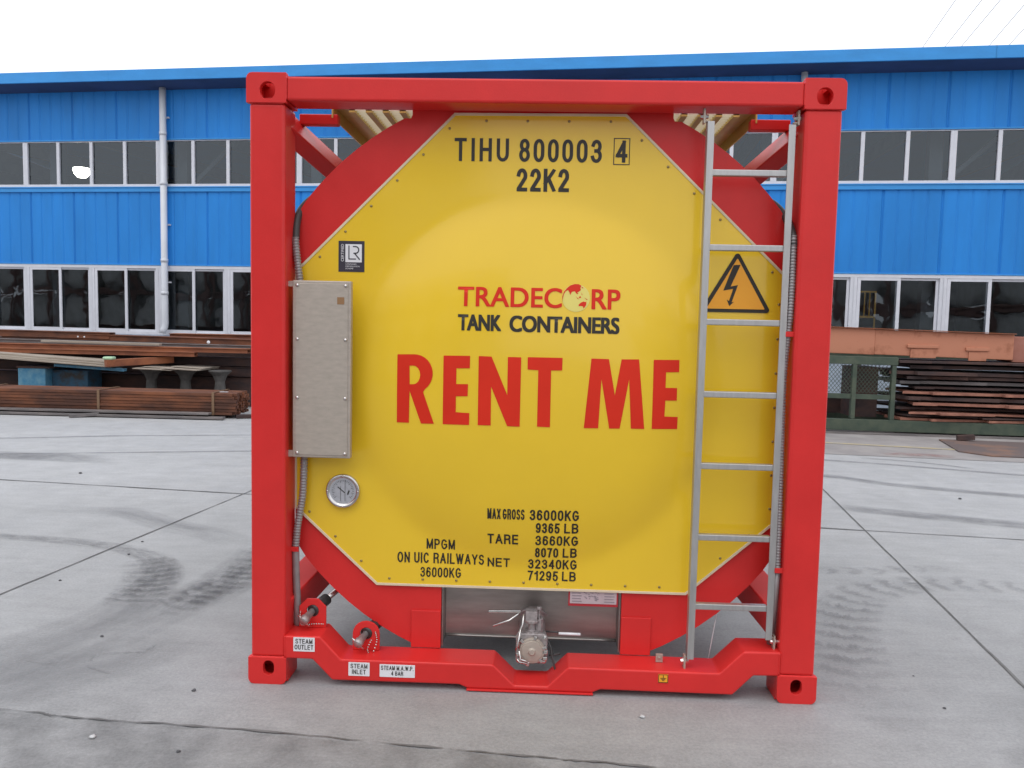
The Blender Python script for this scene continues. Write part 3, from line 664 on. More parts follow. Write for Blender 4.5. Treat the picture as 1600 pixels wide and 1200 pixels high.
E_1 = [(-0.3964, 1.1467), (-0.3964, 1.442), (-0.2825, 1.4435), (-0.2826, 1.3906), (-0.3401, 1.3889), (-0.3401, 1.3218), (-0.2892, 1.3226), (-0.29, 1.2709), (-0.3405, 1.2691), (-0.3404, 1.2006), (-0.2814, 1.1986), (-0.282, 1.1471)]
N_ = [(-0.2448, 1.1477), (-0.2455, 1.4437), (-0.1906, 1.4427), (-0.1207, 1.2802), (-0.1214, 1.4428), (-0.0645, 1.4425), (-0.0649, 1.146), (-0.1185, 1.1469), (-0.1904, 1.3149), (-0.1891, 1.148)]
T_ = [(0.0093, 1.148), (0.0089, 1.3892), (-0.0366, 1.3914), (-0.037, 1.444), (0.1107, 1.444), (0.11, 1.3906), (0.0635, 1.3896), (0.0643, 1.1469)]
M_ = [(0.2083, 1.1464), (0.2328, 1.444), (0.3069, 1.443), (0.3363, 1.2897), (0.3608, 1.4431), (0.4351, 1.4443), (0.4669, 1.1473), (0.4096, 1.1478), (0.3952, 1.3599), (0.3613, 1.1475), (0.3168, 1.147), (0.2774, 1.3581), (0.2696, 1.1472)]
E_2 = [(0.4995, 1.1474), (0.4981, 1.4436), (0.6094, 1.4443), (0.6102, 1.3926), (0.5531, 1.3912), (0.5528, 1.3248), (0.6033, 1.3243), (0.6037, 1.2707), (0.554, 1.2704), (0.5526, 1.2017), (0.6109, 1.2001), (0.6107, 1.1475)]
panel_shape("rent_me_slogan", polys([[R_o, R_i], E_1, N_, T_, M_, E_2]), REDL)
stamp_text("weight_text", [("MAX", -0.198, -0.140, 0.734, 0.782, 0.125), ("GROSS", -0.131, -0.036, 0.734, 0.782, 0.125), ("36000KG", -0.013, 0.2, 0.734, 0.782), ("9365", 0.014, 0.118, 0.675, 0.722), ("LB", 0.138, 0.2, 0.676, 0.722),
    ("TARE", -0.197, -0.062, 0.618, 0.664), ("3660KG", 0.014, 0.2, 0.617, 0.663), ("8070", 0.013, 0.115, 0.559, 0.605), ("LB", 0.135, 0.197, 0.560, 0.605), ("NET", -0.196, -0.097, 0.507, 0.549),
    ("32340KG", -0.016, 0.198, 0.504, 0.549), ("71295", -0.017, 0.117, 0.450, 0.494), ("LB", 0.135, 0.196, 0.451, 0.494)], BLACK, 0.165)
stamp_text("railway_text", [("MPGM", -0.469, -0.342, 0.578, 0.625), ("ON UIC RAILWAYS", -0.599, -0.212, 0.513, 0.561), ("36000KG", -0.495, -0.314, 0.450, 0.495)], BLACK, 0.14)

def plate(name, x0, x1, z0, z1, y, material, parent, t=0.002, r=0.0):
    m = MB(); m.prism(rrect(x0, x1, z0, z1, r, 4) if r else [(x0, z0), (x1, z0), (x1, z1), (x0, z1)], y - t, y)
    return m.build(name, material, parent)
# certification sticker
ys = PY - dome(-0.81, 1.86)
lr = plate("certification_sticker", -0.870, -0.757, 1.793, 1.926, ys, NAVY, TC)
fx = lambda u: -0.870 + 0.113 * (u - 228) / (925 - 228)
fz = lambda v: 1.926 - 0.133 * (v - 190) / (1028 - 190)
q = MB(); q.add([(fx(415), ys - .0032, fz(768)), (fx(858), ys - .0032, fz(768)), (fx(858), ys - .0032, fz(278)), (fx(415), ys - .0032, fz(278))], [(0, 1, 2, 3)]); q.build("logo_field", WHITE, lr, fixn=False)
def stroke(m, pts, wd, y):
    for i in range(len(pts) - 1):
        a, b = Vector(pts[i]), Vector(pts[i + 1]); d = (b - a).normalized(); n = Vector((-d.y, d.x)) * wd / 2; e = d * wd * 0.25
        m.add([(p.x, y, p.y) for p in (a - n - e, b - n + e, b + n + e, a + n - e)], [(0, 1, 2, 3)])
q = MB(); yy_ = ys - .0042
stroke(q, [(fx(512), fz(325)), (fx(512), fz(680)), (fx(695), fz(680))], 0.0048, yy_)
arcp = [(fx(625), fz(342))] + [(fx(690 + 85 * math.cos(math.radians(a))), fz(432 + 90 * math.sin(math.radians(a)))) for a in range(-90, 91, 15)] + [(fx(640), fz(522))]
stroke(q, arcp, 0.0048, yy_); stroke(q, [(fx(660), fz(522)), (fx(800), fz(690))], 0.0052, yy_)
q.build("logo_letters", NAVY, lr, fixn=False)
q = MB(); flat_text(q, "CERTIFIED", fx(298), fx(375), fz(748), fz(280), ys - .0034, 0.012, rot=True)
for k, (t_, x1) in enumerate((("CONTAINER", 718), ("CERTIFICATION", 800), ("SCHEME", 630))): flat_text(q, t_, fx(420), fx(x1), fz(836 + 61 * k), fz(800 + 61 * k), ys - .0034, 0.0)
q.build("sticker_text", WHITE, lr, fixn=False)

# high-voltage triangle
yt_ = PY - 0.004
def tri(cx, zb, half, ht, r, y, material, parent, name):
    A = [(cx - half, zb), (cx + half, zb), (cx, zb + ht)]; m = MB(); pts = []
    for i in range(3):
        p, a, b = Vector(A[i]), Vector(A[i - 1]), Vector(A[(i + 1) % 3])
        u1 = (a - p).normalized(); u2 = (b - p).normalized(); ang = u1.angle(u2); dd = r / math.tan(ang / 2)
        c = p + (u1 + u2).normalized() * (r / math.sin(ang / 2)); s_, e_ = p + u1 * dd, p + u2 * dd
        v1, v2 = s_ - c, e_ - c; a1 = math.atan2(v1.y, v1.x); a2 = math.atan2(v2.y, v2.x)
        while a2 < a1: a2 += 2 * PI
        pts += [(c.x + r * math.cos(a1 + (a2 - a1) * k / 5), c.y + r * math.sin(a1 + (a2 - a1) * k / 5)) for k in range(6)]
    m.prism(pts, y - 0.002, y); return m.build(name, material, parent)
WS = tri(0.846, 1.652, 0.152, 0.262, 0.012, PY - dome(0.73, 1.66) - 0.001, BLACK, TC, "voltage_sign")
ysg = PY - dome(0.73, 1.66) - 0.001
tri(0.846, 1.6665, 0.124, 0.216, 0.003, ysg - 0.0022, ORNG, WS, "sign_field")
tx = lambda u: 0.844 + (u - 452) * 0.15 / 258.0; tz = lambda v: 1.908 - (v - 172) * 0.252 / 470.0
bolt = [(tx(428), tz(275)), (tx(478), tz(272)), (tx(412), tz(445)), (tx(465), tz(432)), (tx(424), tz(570)), (tx(442), tz(564)), (tx(408), tz(600)), (tx(388), tz(548)), (tx(404), tz(560)), (tx(432), tz(462)), (tx(360), tz(478))]
m = polys([bolt]); m.v = [(a, ysg - 0.0054, c) for a, b, c in m.v]; m.build("lightning_bolt", BLACK, WS, fixn=False)

# folded instruction plate hanging under the panel
ip = plate("instruction_plate", 0.166, 0.386, 0.338, 0.425, 0.163, mat("red_border", (0.42, 0.02, 0.03), 0.5), TC)
q = MB(); q.add([(0.173, 0.1595, 0.350), (0.379, 0.1595, 0.350), (0.379, 0.1595, 0.4245), (0.173, 0.1595, 0.4245)], [(0, 1, 2, 3)]); q.build("printed_sheet", DECAL, ip, fixn=False)
q = MB()
for k in range(5):
    z = 0.358 + 0.0125 * k
    for x0, x1 in ((0.182, 0.225), (0.325, 0.370)): q.add([(x0, .1585, z), (x1 - 0.004 * (k % 2), .1585, z), (x1 - 0.004 * (k % 2), .1585, z + .004), (x0, .1585, z + .004)], [(0, 1, 2, 3)])
for k in range(26):
    x = 0.235 + random.random() * 0.07; z = 0.365 + random.random() * 0.045; w_ = random.uniform(0.004, 0.013); h_ = random.uniform(.002, .006); a = random.uniform(-.6, .6)
    q.add([(x + dx * math.cos(a) - dz * math.sin(a), .1583 - k * 1e-5, z + dx * math.sin(a) + dz * math.cos(a)) for dx, dz in ((-w_ / 2, -h_ / 2), (w_ / 2, -h_ / 2), (w_ / 2, h_ / 2), (-w_ / 2, h_ / 2))], [(0, 1, 2, 3)])
q.build("printed_diagram", mat("grey_print", (0.27, 0.22, 0.24), 0.6), ip, fixn=False)

# grey sheet-metal cabinet
cb = MB(); cb.box(-1.040, -0.790, 0.050, 0.085, 0.991, 1.748)
CAB = cb.build("instrument_cabinet", GALV, TC, bevel=0.004)
q = MB(); q.box(-1.068, -1.041, 0.056, 0.061, 1.722, 1.745); q.box(-1.068, -1.041, 0.056, 0.061, 0.992, 1.020); q.box(-0.98, -0.85, 0.086, 0.150, 1.05, 1.70); q.build("mounting_lug", GALV, CAB)
MB().box(-1.028, -0.802, 0.0465, 0.0498, 1.003, 1.736).build("cabinet_door", GALV, CAB, bevel=0.002)
q0 = MB(); q0.lathe((0, 0, 0), (0, -1, 0), [(0, 0.0075), (0.003, 0.0075), (0.006, 0.005), (0.007, 0)], 10)
b0 = q0.build("bolt", CHROME, CAB)
for k, (x, z) in enumerate([(x, z) for x in (-1.018, -0.812) for z in (1.728, 1.50, 1.25, 1.012)]):
    b = b0 if k == 0 else b0.copy()
    if k: COL.objects.link(b); b.parent = CAB
    b.location = (x, 0.0463, z)
plate("brown_tag", -0.848, -0.818, 1.650, 1.680, 0.0462, BROWNT, CAB, 0.001)

# round thermometer
GX, GZ = -0.842, 0.830; GY = PY - dome(GX, GZ)
gm = MB(); gm.lathe((GX, GY, GZ), (0, -1, 0), [(0, 0.074), (0.018, 0.076), (0.024, 0.072), (0.024, 0.064), (0.017, 0.060), (0.016, 0.058)], 40)
GA = gm.build("thermometer", CHROME, TC)
q = MB(); q.lathe((GX, GY - 0.0162, GZ), (0, -1, 0), [(0, 0.0605), (0.0002, 0.0)], 32, False); q.build("dial", DIAL, GA)
q = MB(); yd = GY - 0.0178
stroke(q, [(GX + .008, GZ - .007), (GX - .022, GZ + .018)], 0.004, yd); stroke(q, [(GX + .028, GZ + .002), (GX + .022, GZ - .014)], 0.006, yd - .0002)
stroke(q, [(GX - .010, GZ - .045), (GX - .010, GZ + .02)], 0.0016, yd + .0003); stroke(q, [(GX + .010, GZ - .045), (GX + .010, GZ + .05)], 0.0016, yd + .0004)
for k in range(28):
    a = math.radians(-40 + 260 * k / 27); r0 = 0.043 if k % 3 else 0.038
    stroke(q, [(GX + r0 * math.cos(a), GZ + r0 * math.sin(a)), (GX + 0.049 * math.cos(a), GZ + 0.049 * math.sin(a))], 0.0016, yd + .0006)
q.build("needle_and_scale", BLACK, GA, fixn=False)
for k in range(4):
    a = math.radians(45 + 90 * k + 45); q = MB(); q.lathe((GX + .068 * math.cos(a), GY - .024, GZ + .068 * math.sin(a)), (0, -1, 0), [(0, .0045), (.003, .0045), (.004, 0)], 8); q.build("bezel_screw", CHROME, GA)

# ladder
LA = empty("ladder", (0, 0, 0)); LA.parent = TC
for x, zb, zt in ((0.690, 0.165, 2.425), (1.018, 0.262, 2.415)):
    m = MB(); m.box(x - 0.0145, x + 0.0135, 0.030, 0.034, zb, zt); m.box(x - 0.0145, x - 0.0105, 0.034, 0.072, zb, zt) if x < 0.8 else m.box(x + 0.0095, x + 0.0135, 0.034, 0.072, zb, zt)
    m.build("ladder_rail", ALU, LA, bevel=0.0012)
for z in (2.220, 1.916, 1.609, 1.307, 1.003, 0.697, 0.396):
    m = MB(); m.box(0.701, 1.007, 0.036, 0.066, z - 0.013, z + 0.013); m.build("rung", ALU, LA, bevel=0.0035)
for x, z, s in ((0.664, 2.448, 1), (1.045, 2.445, 1), (0.668, 0.148, -1), (1.045, 0.247, -1)):
    m = MB(); m.box(x - 0.004, x + 0.004, 0.040, 0.070, z - 0.030, z + 0.030)
    ang = 0.016 * s; m.box(min(x, x + (0.02 if x < .8 else -0.02)), max(x, x + (0.02 if x < .8 else -0.02)), 0.046, 0.064, z - 0.02 * s - 0.003, z - 0.02 * s + 0.003)
    m.build("ladder_bracket", GALV, LA, bevel=0.001)
    q = MB(); q.lathe((x - 0.016, 0.055, z), (1, 0, 0), [(0, 0.0), (0, 0.009), (0.008, 0.010), (0.008, 0.013), (0.024, 0.013), (0.024, 0.009), (0.034, 0.008), (0.034, 0)], 6, False); q.build("bracket_bolt", CHROME, LA)

# conduits and hoses in the corner posts
def smooth_path(pts, sub=6):
    P = [Vector(p) for p in pts]; out = []
    for i in range(len(P) - 1):
        p0, p1, p2, p3 = P[max(i - 1, 0)], P[i], P[i + 1], P[min(i + 2, len(P) - 1)]
        for k in range(sub):
            t = k / sub; out.append(0.5 * ((2 * p1) + (p2 - p0) * t + (2 * p0 - 5 * p1 + 4 * p2 - p3) * t * t + (3 * p1 - p0 - 3 * p2 + p3) * t ** 3))
    return out + [P[-1]]
def corrugated(pts, r, pitch=0.0125):
    P = smooth_path(pts, 12); L = [0]
    for i in range(1, len(P)): L.append(L[-1] + (P[i] - P[i - 1]).length)
    n = int(L[-1] / pitch) * 4; out = []; rad = []; j = 0
    for k in range(n + 1):
        d = L[-1] * k / n
        while j < len(L) - 2 and L[j + 1] < d: j += 1
        t = (d - L[j]) / max(1e-9, L[j + 1] - L[j]); out.append(P[j].lerp(P[j + 1], t)); rad.append(r * (1.0 if (k % 4) in (0, 1) else 0.80))
    m = MB(); m.tube(out, r, 12, True, rad); return m
m = MB(); m.tube(smooth_path([(-0.86, 0.36, 2.19), (-0.94, 0.29, 2.166), (-1.005, 0.235, 2.118), (-1.043, 0.185, 2.06), (-1.0515, 0.148, 2.00), (-1.049, 0.125, 1.928)]), 0.0165, 12); m.build("hose", HOSE, TC)
corrugated([(-1.049, 0.12, 1.935), (-1.043, 0.12, 1.86), (-1.026, 0.115, 1.735)], 0.0165).build("conduit", FLEX, TC)
corrugated([(-1.008, 0.115, 0.995), (-1.010, 0.115, 0.90), (-1.016, 0.115, 0.80), (-1.036, 0.115, 0.677), (-1.046, 0.118, 0.575)], 0.0165).build("conduit", FLEX, TC)
m = MB(); m.tube(smooth_path([(-1.046, 0.118, 0.58), (-1.044, 0.12, 0.45), (-1.042, 0.13, 0.335), (-1.042, 0.14, 0.215)]), 0.0155, 12); m.build("conduit", FLEX, TC)
m = MB(); m.tube(smooth_path([(0.86, 0.36, 2.20), (0.94, 0.29, 2.172), (1.005, 0.235, 2.125), (1.040, 0.185, 2.075), (1.046, 0.125, 2.03), (1.047, 0.062, 1.975), (1.047, 0.043, 1.93)]), 0.0165, 12); m.build("hose", HOSE, TC)
corrugated([(1.046, 0.045, 1.97), (1.047, 0.041, 1.80), (1.046, 0.042, 1.651), (1.043, 0.05, 1.565), (1.037, 0.062, 1.352), (1.040, 0.052, 0.937), (1.043, 0.046, 0.567)], 0.0148).build("conduit", FLEX, TC)
m = MB(); m.tube([(1.043, 0.046, 0.575), (1.042, 0.065, 0.40), (1.043, 0.10, 0.222)], 0.0145, 12); m.build("conduit", FLEX, TC)
for x, z, sx, yc in ((-1.046, 0.572, -1, .098), (1.045, 1.565, 1, .029), (1.045, 0.567, 1, .024)):
    m = MB(); m.box(x - 0.017, x + 0.018, yc, yc + .005, z - 0.011, z + 0.011); m.box(*sorted((x + 0.018 * sx, x + 0.014 * sx)), yc + .005, yc + .06, z - 0.011, z + 0.011)
    m.build("conduit_clip", RED, TC, bevel=0.002)

# steam pipe lugs
def steam(cx, cz, zb, shape_hex, chain):
    root = empty("steam_connection", (0, 0, 0)); root.parent = TC
    hw = 0.060; top = cz + 0.055
    if shape_hex: out = [(cx - hw, zb), (cx + hw, zb), (cx + hw, cz + 0.02), (cx + hw - 0.035, top), (cx - hw + 0.035, top), (cx - hw, cz + 0.02)]
    else: out = [(cx - hw, zb)] + [(cx + hw * math.cos(a), cz + hw * math.sin(a) * 0.95) for a in [k * PI / 10 for k in range(0, 11)]][::1][:0] + [(cx + hw, zb)] + [(cx + hw * math.cos(k * PI / 10), cz + 0.0 + 0.056 * math.sin(k * PI / 10)) for k in range(11)]
    hole = [(cx + 0.027 * math.cos(2 * PI * k / 20), cz + 0.027 * math.sin(2 * PI * k / 20)) for k in range(20)]
    m = MB(); m.holed(out, hole, 0.112, 0.122); m.build("lug_plate", RED, root, bevel=0.002)
    d = Vector((0.33, 0.78, 0.20)).normalized(); c = Vector((cx, 0.118, cz))
    m = MB(); m.tube([c - d * 0.002, c + d * 0.75], 0.0135, 12); m.build("steam_pipe", CHROME, root)
    m = MB(); m.tube([c - d * 0.004, c + d * 0.10], 0.0262, 16); m.build("pipe_sleeve", HOSE, root)
    e = Vector((-0.35, -0.85, -0.36)).normalized()
    m = MB(); m.lathe(c, e, [(-0.03, 0.014), (0.03, 0.014), (0.031, 0.017), (0.05, 0.017), (0.052, 0.021), (0.075, 0.021), (0.078, 0.018), (0.079, 0)], 12); m.build("pipe_cap", CASTM, root)
    tip = c + e * 0.066
    m = MB(); m.tube([tip + Vector((-0.027, 0, 0.022)), tip + Vector((0.024, -0.004, -0.026))], 0.0045, 8); m.build("cap_pin", CHROME, root)
    if chain:
        P = smooth_path([(cx + 0.042, 0.108, cz + 0.012), (cx + 0.050, 0.102, cz - 0.03), (cx + 0.030, 0.09, cz - 0.085), (cx + 0.012, 0.085, cz - 0.062), (cx + 0.028, 0.10, cz - 0.02)], 10)
    else:
        P = smooth_path([(cx - 0.052, 0.105, cz + 0.0), (cx - 0.050, 0.092, cz - 0.040), (cx - 0.038, 0.085, cz - 0.056), (cx + 0.01, 0.09, cz - 0.051), (cx + 0.055, 0.10, cz - 0.054)], 10)
    m = MB()
    for k in range(len(P) - 1):
        if k % 2 == 0: m.tube([P[k], P[k + 1]], 0.0042, 6)
    m.build("retaining_chain", CHROME, root)
steam(-0.968, 0.292, 0.217, True, False)
steam(-0.728, 0.197, 0.121, False, True)

# bottom outlet valve
V = empty("outlet_valve", (0, 0, 0)); V.parent = TC
vx, vz = 0.008, 0.150
m = MB()
m.prism(rrect(vx - 0.070, vx + 0.070, vz - 0.068, vz + 0.066, 0.018, 4), 0.128, 0.150); m.prism(rrect(vx - 0.066, vx + 0.066, vz - 0.062, vz + 0.060, 0.03, 4), 0.150, 0.215)
m.lathe((vx, 0.21, vz), (0, 1, 0.5), [(0, 0.06), (0.12, 0.06), (0.12, 0.08), (0.14, 0.08), (0.14, 0.05), (0.30, 0.05)], 20)
m.build("valve_body", CASTM, V, bevel=0.004)
for ax in (-0.056, 0.056):
    for az in (-0.054, 0.052):
        q = MB(); q.lathe((vx + ax, 0.129, vz + az), (0, -1, 0), [(0, 0.011), (0.009, 0.011), (0.010, 0.006), (0.017, 0.006), (0.018, 0)], 6, False); q.build("flange_bolt", CHROME, V)
m = MB(); m.lathe((vx + 0.002, 0.128, vz - 0.006), (0, -1, 0), [(0, 0.056), (0.012, 0.058), (0.020, 0.054), (0.020, 0.047), (0.024, 0.045), (0.026, 0.018), (0.034, 0.012), (0.034, 0)], 32, False); m.build("dust_cap", GALV, V)
m = MB()
for a in (60, 120, 180, 240, 300, 0):
    r_ = math.radians(a + 15); m.bar((vx + 0.050 * math.cos(r_), 0.116, vz - 0.006 + 0.050 * math.sin(r_)), (vx + 0.070 * math.cos(r_), 0.116, vz - 0.006 + 0.070 * math.sin(r_)), 0.014, 0.018, up=(0, 1, 0))
m.build("cap_lug", CHROME, V, bevel=0.002)
m = MB(); m.lathe((vx - 0.002, 0.165, vz + 0.058), (0, 0, 1), [(0, 0.036), (0.012, 0.036), (0.012, 0.016), (0.05, 0.016), (0.05, 0.034), (0.062, 0.034), (0.062, 0.014), (0.072, 0.014)], 16, False); m.box(vx - 0.03, vx + 0.022, 0.145, 0.19, vz + 0.118, vz + 0.160)
m.lathe((vx + 0.03, 0.18, vz + 0.06), (0, 0, 1), [(0, 0.02), (0.06, 0.02), (0.06, 0.005), (0.10, 0.005), (0.10, 0.012), (0.112, 0.012), (0.112, 0)], 10, False)
m.build("valve_stem", CASTM, V, bevel=0.002)
m = MB(); m.bar((-0.045, 0.150, 0.308), (-0.187, 0.130, 0.311), 0.010, 0.012); m.build("operating_handle", CHROME, V, bevel=0.002)
m = MB(); m.tube([(-0.045, 0.150, 0.305), (-0.092, 0.135, 0.272), (-0.165, 0.120, 0.250)], 0.005, 8); m.build("operating_handle", CHROME, V)
m = MB(); m.tube([(-0.03, 0.14, 0.300), (-0.034, 0.125, 0.255), (-0.050, 0.115, 0.225), (-0.048, 0.110, 0.155)], 0.0042, 8); m.tube([(-0.042, 0.112, 0.24), (-0.054, 0.10, 0.17), (-0.062, 0.10, 0.150)], 0.004, 8)
m.tube([(-0.054, 0.098, 0.112), (-0.046, 0.095, 0.100), (-0.010, 0.092, 0.094), (-0.006, 0.092, 0.104), (-0.040, 0.094, 0.112), (-0.046, 0.096, 0.150)], 0.0045, 8); m.build("locking_bar", CHROME, V)
m = MB(); m.tube([(0.07, 0.165, 0.215), (0.13, 0.14, 0.223)], 0.004, 8); m.build("release_rod", HOSE, V)
m = MB(); m.tube([(0.126, 0.125, 0.2235), (0.222, 0.120, 0.2245)], 0.0062, 10); m.build("rod_grip", WHITE, V)
m = MB(); m.tube(smooth_path([(0.075, 0.15, 0.19), (0.095, 0.13, 0.15), (0.10, 0.12, 0.115), (0.125, 0.10, 0.03)]), 0.0045, 6); m.tube([(0.086, 0.13, 0.120), (0.135, 0.125, 0.132)], 0.004, 6); m.build("retaining_cable", HOSE, V)
m = MB(); m.box(0.052, 0.080, 0.108, 0.12, 0.133, 0.150); m.box(0.058, 0.078, 0.108, 0.12, 0.105, 0.120); m.build("clamp_nut", CHROME, V, bevel=0.002)

# stickers on the bottom beam
def sticker(name, x0, x1, z0, z1, lines, base=WHITE, ink=BLACK):
    s = plate(name, x0, x1, z0, z1, 0.0058, base, TC, 0.0016, 0.002); q = MB(); h_ = (z1 - z0); n = len(lines)
    for k, (t_, f) in enumerate(lines):
        zt = z1 - h_ * 0.10 - k * h_ * 0.42; cx = (x0 + x1) / 2; hw = (x1 - x0) * f / 2
        stroke_text(q, t_, cx - hw, cx + hw, zt - h_ * 0.34, zt, 0.0030, 0.145)
    q.build("sticker_text", ink, s, fixn=False)
sticker("steam_outlet_sticker", -1.022, -0.929, 0.150, 0.212, [("STEAM", 0.80), ("OUTLET", 0.88)])
sticker("steam_inlet_sticker", -0.781, -0.689, 0.050, 0.110, [("STEAM", 0.80), ("INLET", 0.66)])
sticker("steam_pressure_sticker", -0.645, -0.492, 0.050, 0.106, [("STEAM M.A.W.P.", 0.92), ("4 BAR", 0.34)])
es_ = plate("earth_sticker", 0.552, 0.594, 0.070, 0.107, 0.0058, ORNG, TC, 0.0016)
q = MB(); ex, ez = 0.573, 0.089
for a, b, w_ in (((ex, ez + .013), (ex, ez + .001), .0028), ((ex - .012, ez + .001), (ex + .012, ez + .001), .0026), ((ex - .008, ez - .004), (ex + .008, ez - .004), .0024), ((ex - .004, ez - .009), (ex + .004, ez - .009), .0024)): stroke(q, [a, b], w_, 0.003)
for x0, x1, z0, z1 in ((.5525, .5935, .0705, .0728), (.5525, .5935, .1042, .1065), (.5525, .5548, .0728, .1042), (.5912, .5935, .0728, .1042)): q.add([(x0, .0029, z0), (x1, .0029, z0), (x1, .0029, z1), (x0, .0029, z1)], [(0, 1, 2, 3)])
q.build("earth_symbol", BLACK, es_, fixn=False)
m = MB(); m.box(0.552, 0.582, 0.095, 0.105, 0.121, 0.158); m.lathe((0.567, 0.095, 0.142), (0, -1, 0), [(0, .007), (.004, .007), (.005, 0)], 8); m.build("earth_lug", GALV, TC, bevel=0.001)
# thin drain wire beside the ladder
m = MB(); m.tube([(0.835, 0.20, 0.345), (0.79, 0.20, 0.02)], 0.0022, 6); m.build("drain_wire", WHITE, TC)

# ------------------------------------------------------------------ workshop behind
YAW = math.radians(-6.9)
WB = tag(empty("workshop_building", (0, 13.0, 0), YAW), "long blue corrugated workshop with two rows of white framed windows", "building")
cY, sY = math.cos(YAW), math.sin(YAW)
def wpt(s, d, z): return (s * cY - d * sY, 13.0 + s * sY + d * cY, z)
S0 = -11.29 - 3.111 * 3; NW = 11; S1 = S0 + 3.111 * NW
def cladding(name, z0, z1):
    m = MB(); pr = []; s = S0; p = 0.256
    while s < S1:
        dj = (0.012 if int((s - S0) / p) % 4 == 0 else 0.0); pr += [(s, 0.0), (s + 0.196, 0.0), (s + 0.219, 0.011 + dj), (s + 0.233, 0.011 + dj)]; s += p
    pr = [q for q in pr if q[0] < S1] + [(S1, 0.0)]
    vs = [(a, b, z0) for a, b in pr] + [(a, b, z1) for a, b in pr]; n = len(pr)
    m.add(vs, [(i, i + 1, i + 1 + n, i + n) for i in range(n - 1)]); m.build(name, BLUE, WB, fixn=False)
cladding("wall_cladding", 5.19, 6.20); cladding("wall_cladding", 2.585, 4.13)
m = MB(); m.box(S0, S1, 0.03, 0.10, 5.185, 6.3); m.box(S0, S1, 0.03, 0.10, 2.58, 4.15); m.build("wall_core", INTER, WB)
m = MB(); m.box(S0, S1, -0.02, 0.12, 0.0, 1.10); m.build("plinth_wall", PLINTH, WB)
m = MB(); m.box(S0, S1, -0.03, 0.02, 5.165, 5.195); m.box(S0, S1, -0.035, 0.03, 4.10, 4.205); m.box(S0, S1, -0.05, 0.03, 4.185, 4.207); m.box(S0, S1, -0.02, 0.03, 2.565, 2.59); m.build("wall_flashing", BLUEF, WB, bevel=0.004)
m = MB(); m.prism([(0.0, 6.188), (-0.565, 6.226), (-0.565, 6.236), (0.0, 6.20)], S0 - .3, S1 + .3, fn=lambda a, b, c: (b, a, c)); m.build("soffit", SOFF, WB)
# fascia gutter in lengths with lapped joints
m = MB(); a = S0 - 0.3
for b in (-17.2, -8.92, -0.6, 7.76, S1 + 0.3):
    m.prism([(a, 6.225), (b + 0.03, 6.225), (b + 0.03, 6.44), (a, 6.44)], -0.60 - (0.004 if b > 0 or b == -8.92 else 0), -0.56); a = b
m.build("fascia_gutter", BLUEF, WB, bevel=0.006)
m = MB(); m.add([(S0 - .3, -0.57, 6.435), (S1 + .3, -0.57, 6.435), (S1 + .3, 9, 7.3), (S0 - .3, 9, 7.3), (S1 + .3, 18, 6.4), (S0 - .3, 18, 6.4)], [(0, 1, 2, 3), (3, 2, 4, 5)]); m.build("roof", BLUEF, WB, fixn=False)
m = MB(); m.box(S0, S1, 17.6, 17.8, 0, 6.4); [m.prism([(-0.02, 0), (17.8, 0), (17.8, 6.40), (9, 7.27), (-0.02, 6.45)], q_, q_ + .1, fn=lambda a, b, c: (b, a, c)) for q_ in (S0 - .1, S1)]; m.build("far_wall", INTER, WB)
m = MB(); m.box(S0, S1, 0.12, 17.6, 0.0, 0.02); m.build("workshop_floor", INTER, WB)
m = MB()
for s in [S0 + 3.111 * k for k in range(NW + 1)]:
    m.box(s - 0.12, s + 0.12, 0.9, 1.15, 0, 6.1); m.bar((s, 1.0, 5.7), (s, 17, 6.2), 0.15, 0.3)
    if abs(s + 11.29) > 1: m.bar((s + 0.1, 1.0, 4.3), (s + 1.4, 1.0, 5.5), 0.08, 0.08)
m.build("interior_column", INTER, WB)
# windows -------------------------------------------------------------------
def frame_rect(m, s0, s1, z0, z1, t, d0, d1):
    m.box(s0, s1, d0, d1, z0, z0 + t); m.box(s0, s1, d0, d1, z1 - t, z1); m.box(s0, s0 + t, d0, d1, z0 + t, z1 - t); m.box(s1 - t, s1, d0, d1, z0 + t, z1 - t)
UW = 3.111
m = MB(); m.box(0.0, UW, -0.015, 0.05, 4.207, 4.262); m.box(0.0, UW, 0.0, 0.05, 5.145, 5.165)
m.box(0.0, 0.055, -0.012, 0.05, 4.262, 5.145); m.box(UW - 0.055, UW, -0.012, 0.05, 4.262, 5.145)
for k in range(1, 4): m.box(UW * k / 4 - 0.034, UW * k / 4 + 0.034, -0.010, 0.05, 4.262, 5.145)
win = m.build("upper_window", PVC, WB, bevel=0.003); win.location = (S0, 0, 0)
q = MB(); q.add([(0.05, 0.03, 4.25), (UW - .05, 0.03, 4.25), (UW - .05, 0.03, 5.15), (0.05, 0.03, 5.15)], [(0, 1, 2, 3)]); pane = q.build("glass_pane", GLASS, win, fixn=False)
for k in range(1, NW):
    c = win.copy(); COL.objects.link(c); c.parent = WB; c.location = (S0 + UW * k, 0, 0)
    g_ = pane.copy(); COL.objects.link(g_); g_.parent = c
LW = 3.111 / 2
m = MB(); frame_rect(m, 0.0, LW, 1.10, 2.565, 0.062, -0.01, 0.06)
frame_rect(m, 0.066, LW / 2 + 0.045, 1.155, 2.51, 0.06, -0.004, 0.026)      # front sash
frame_rect(m, LW / 2 - 0.035, LW - 0.066, 1.156, 2.509, 0.05, 0.030, 0.056) # rear sash
lw = m.build("lower_window", PVC, WB, bevel=0.004); lw.location = (S0 - 0.03, 0, 0)
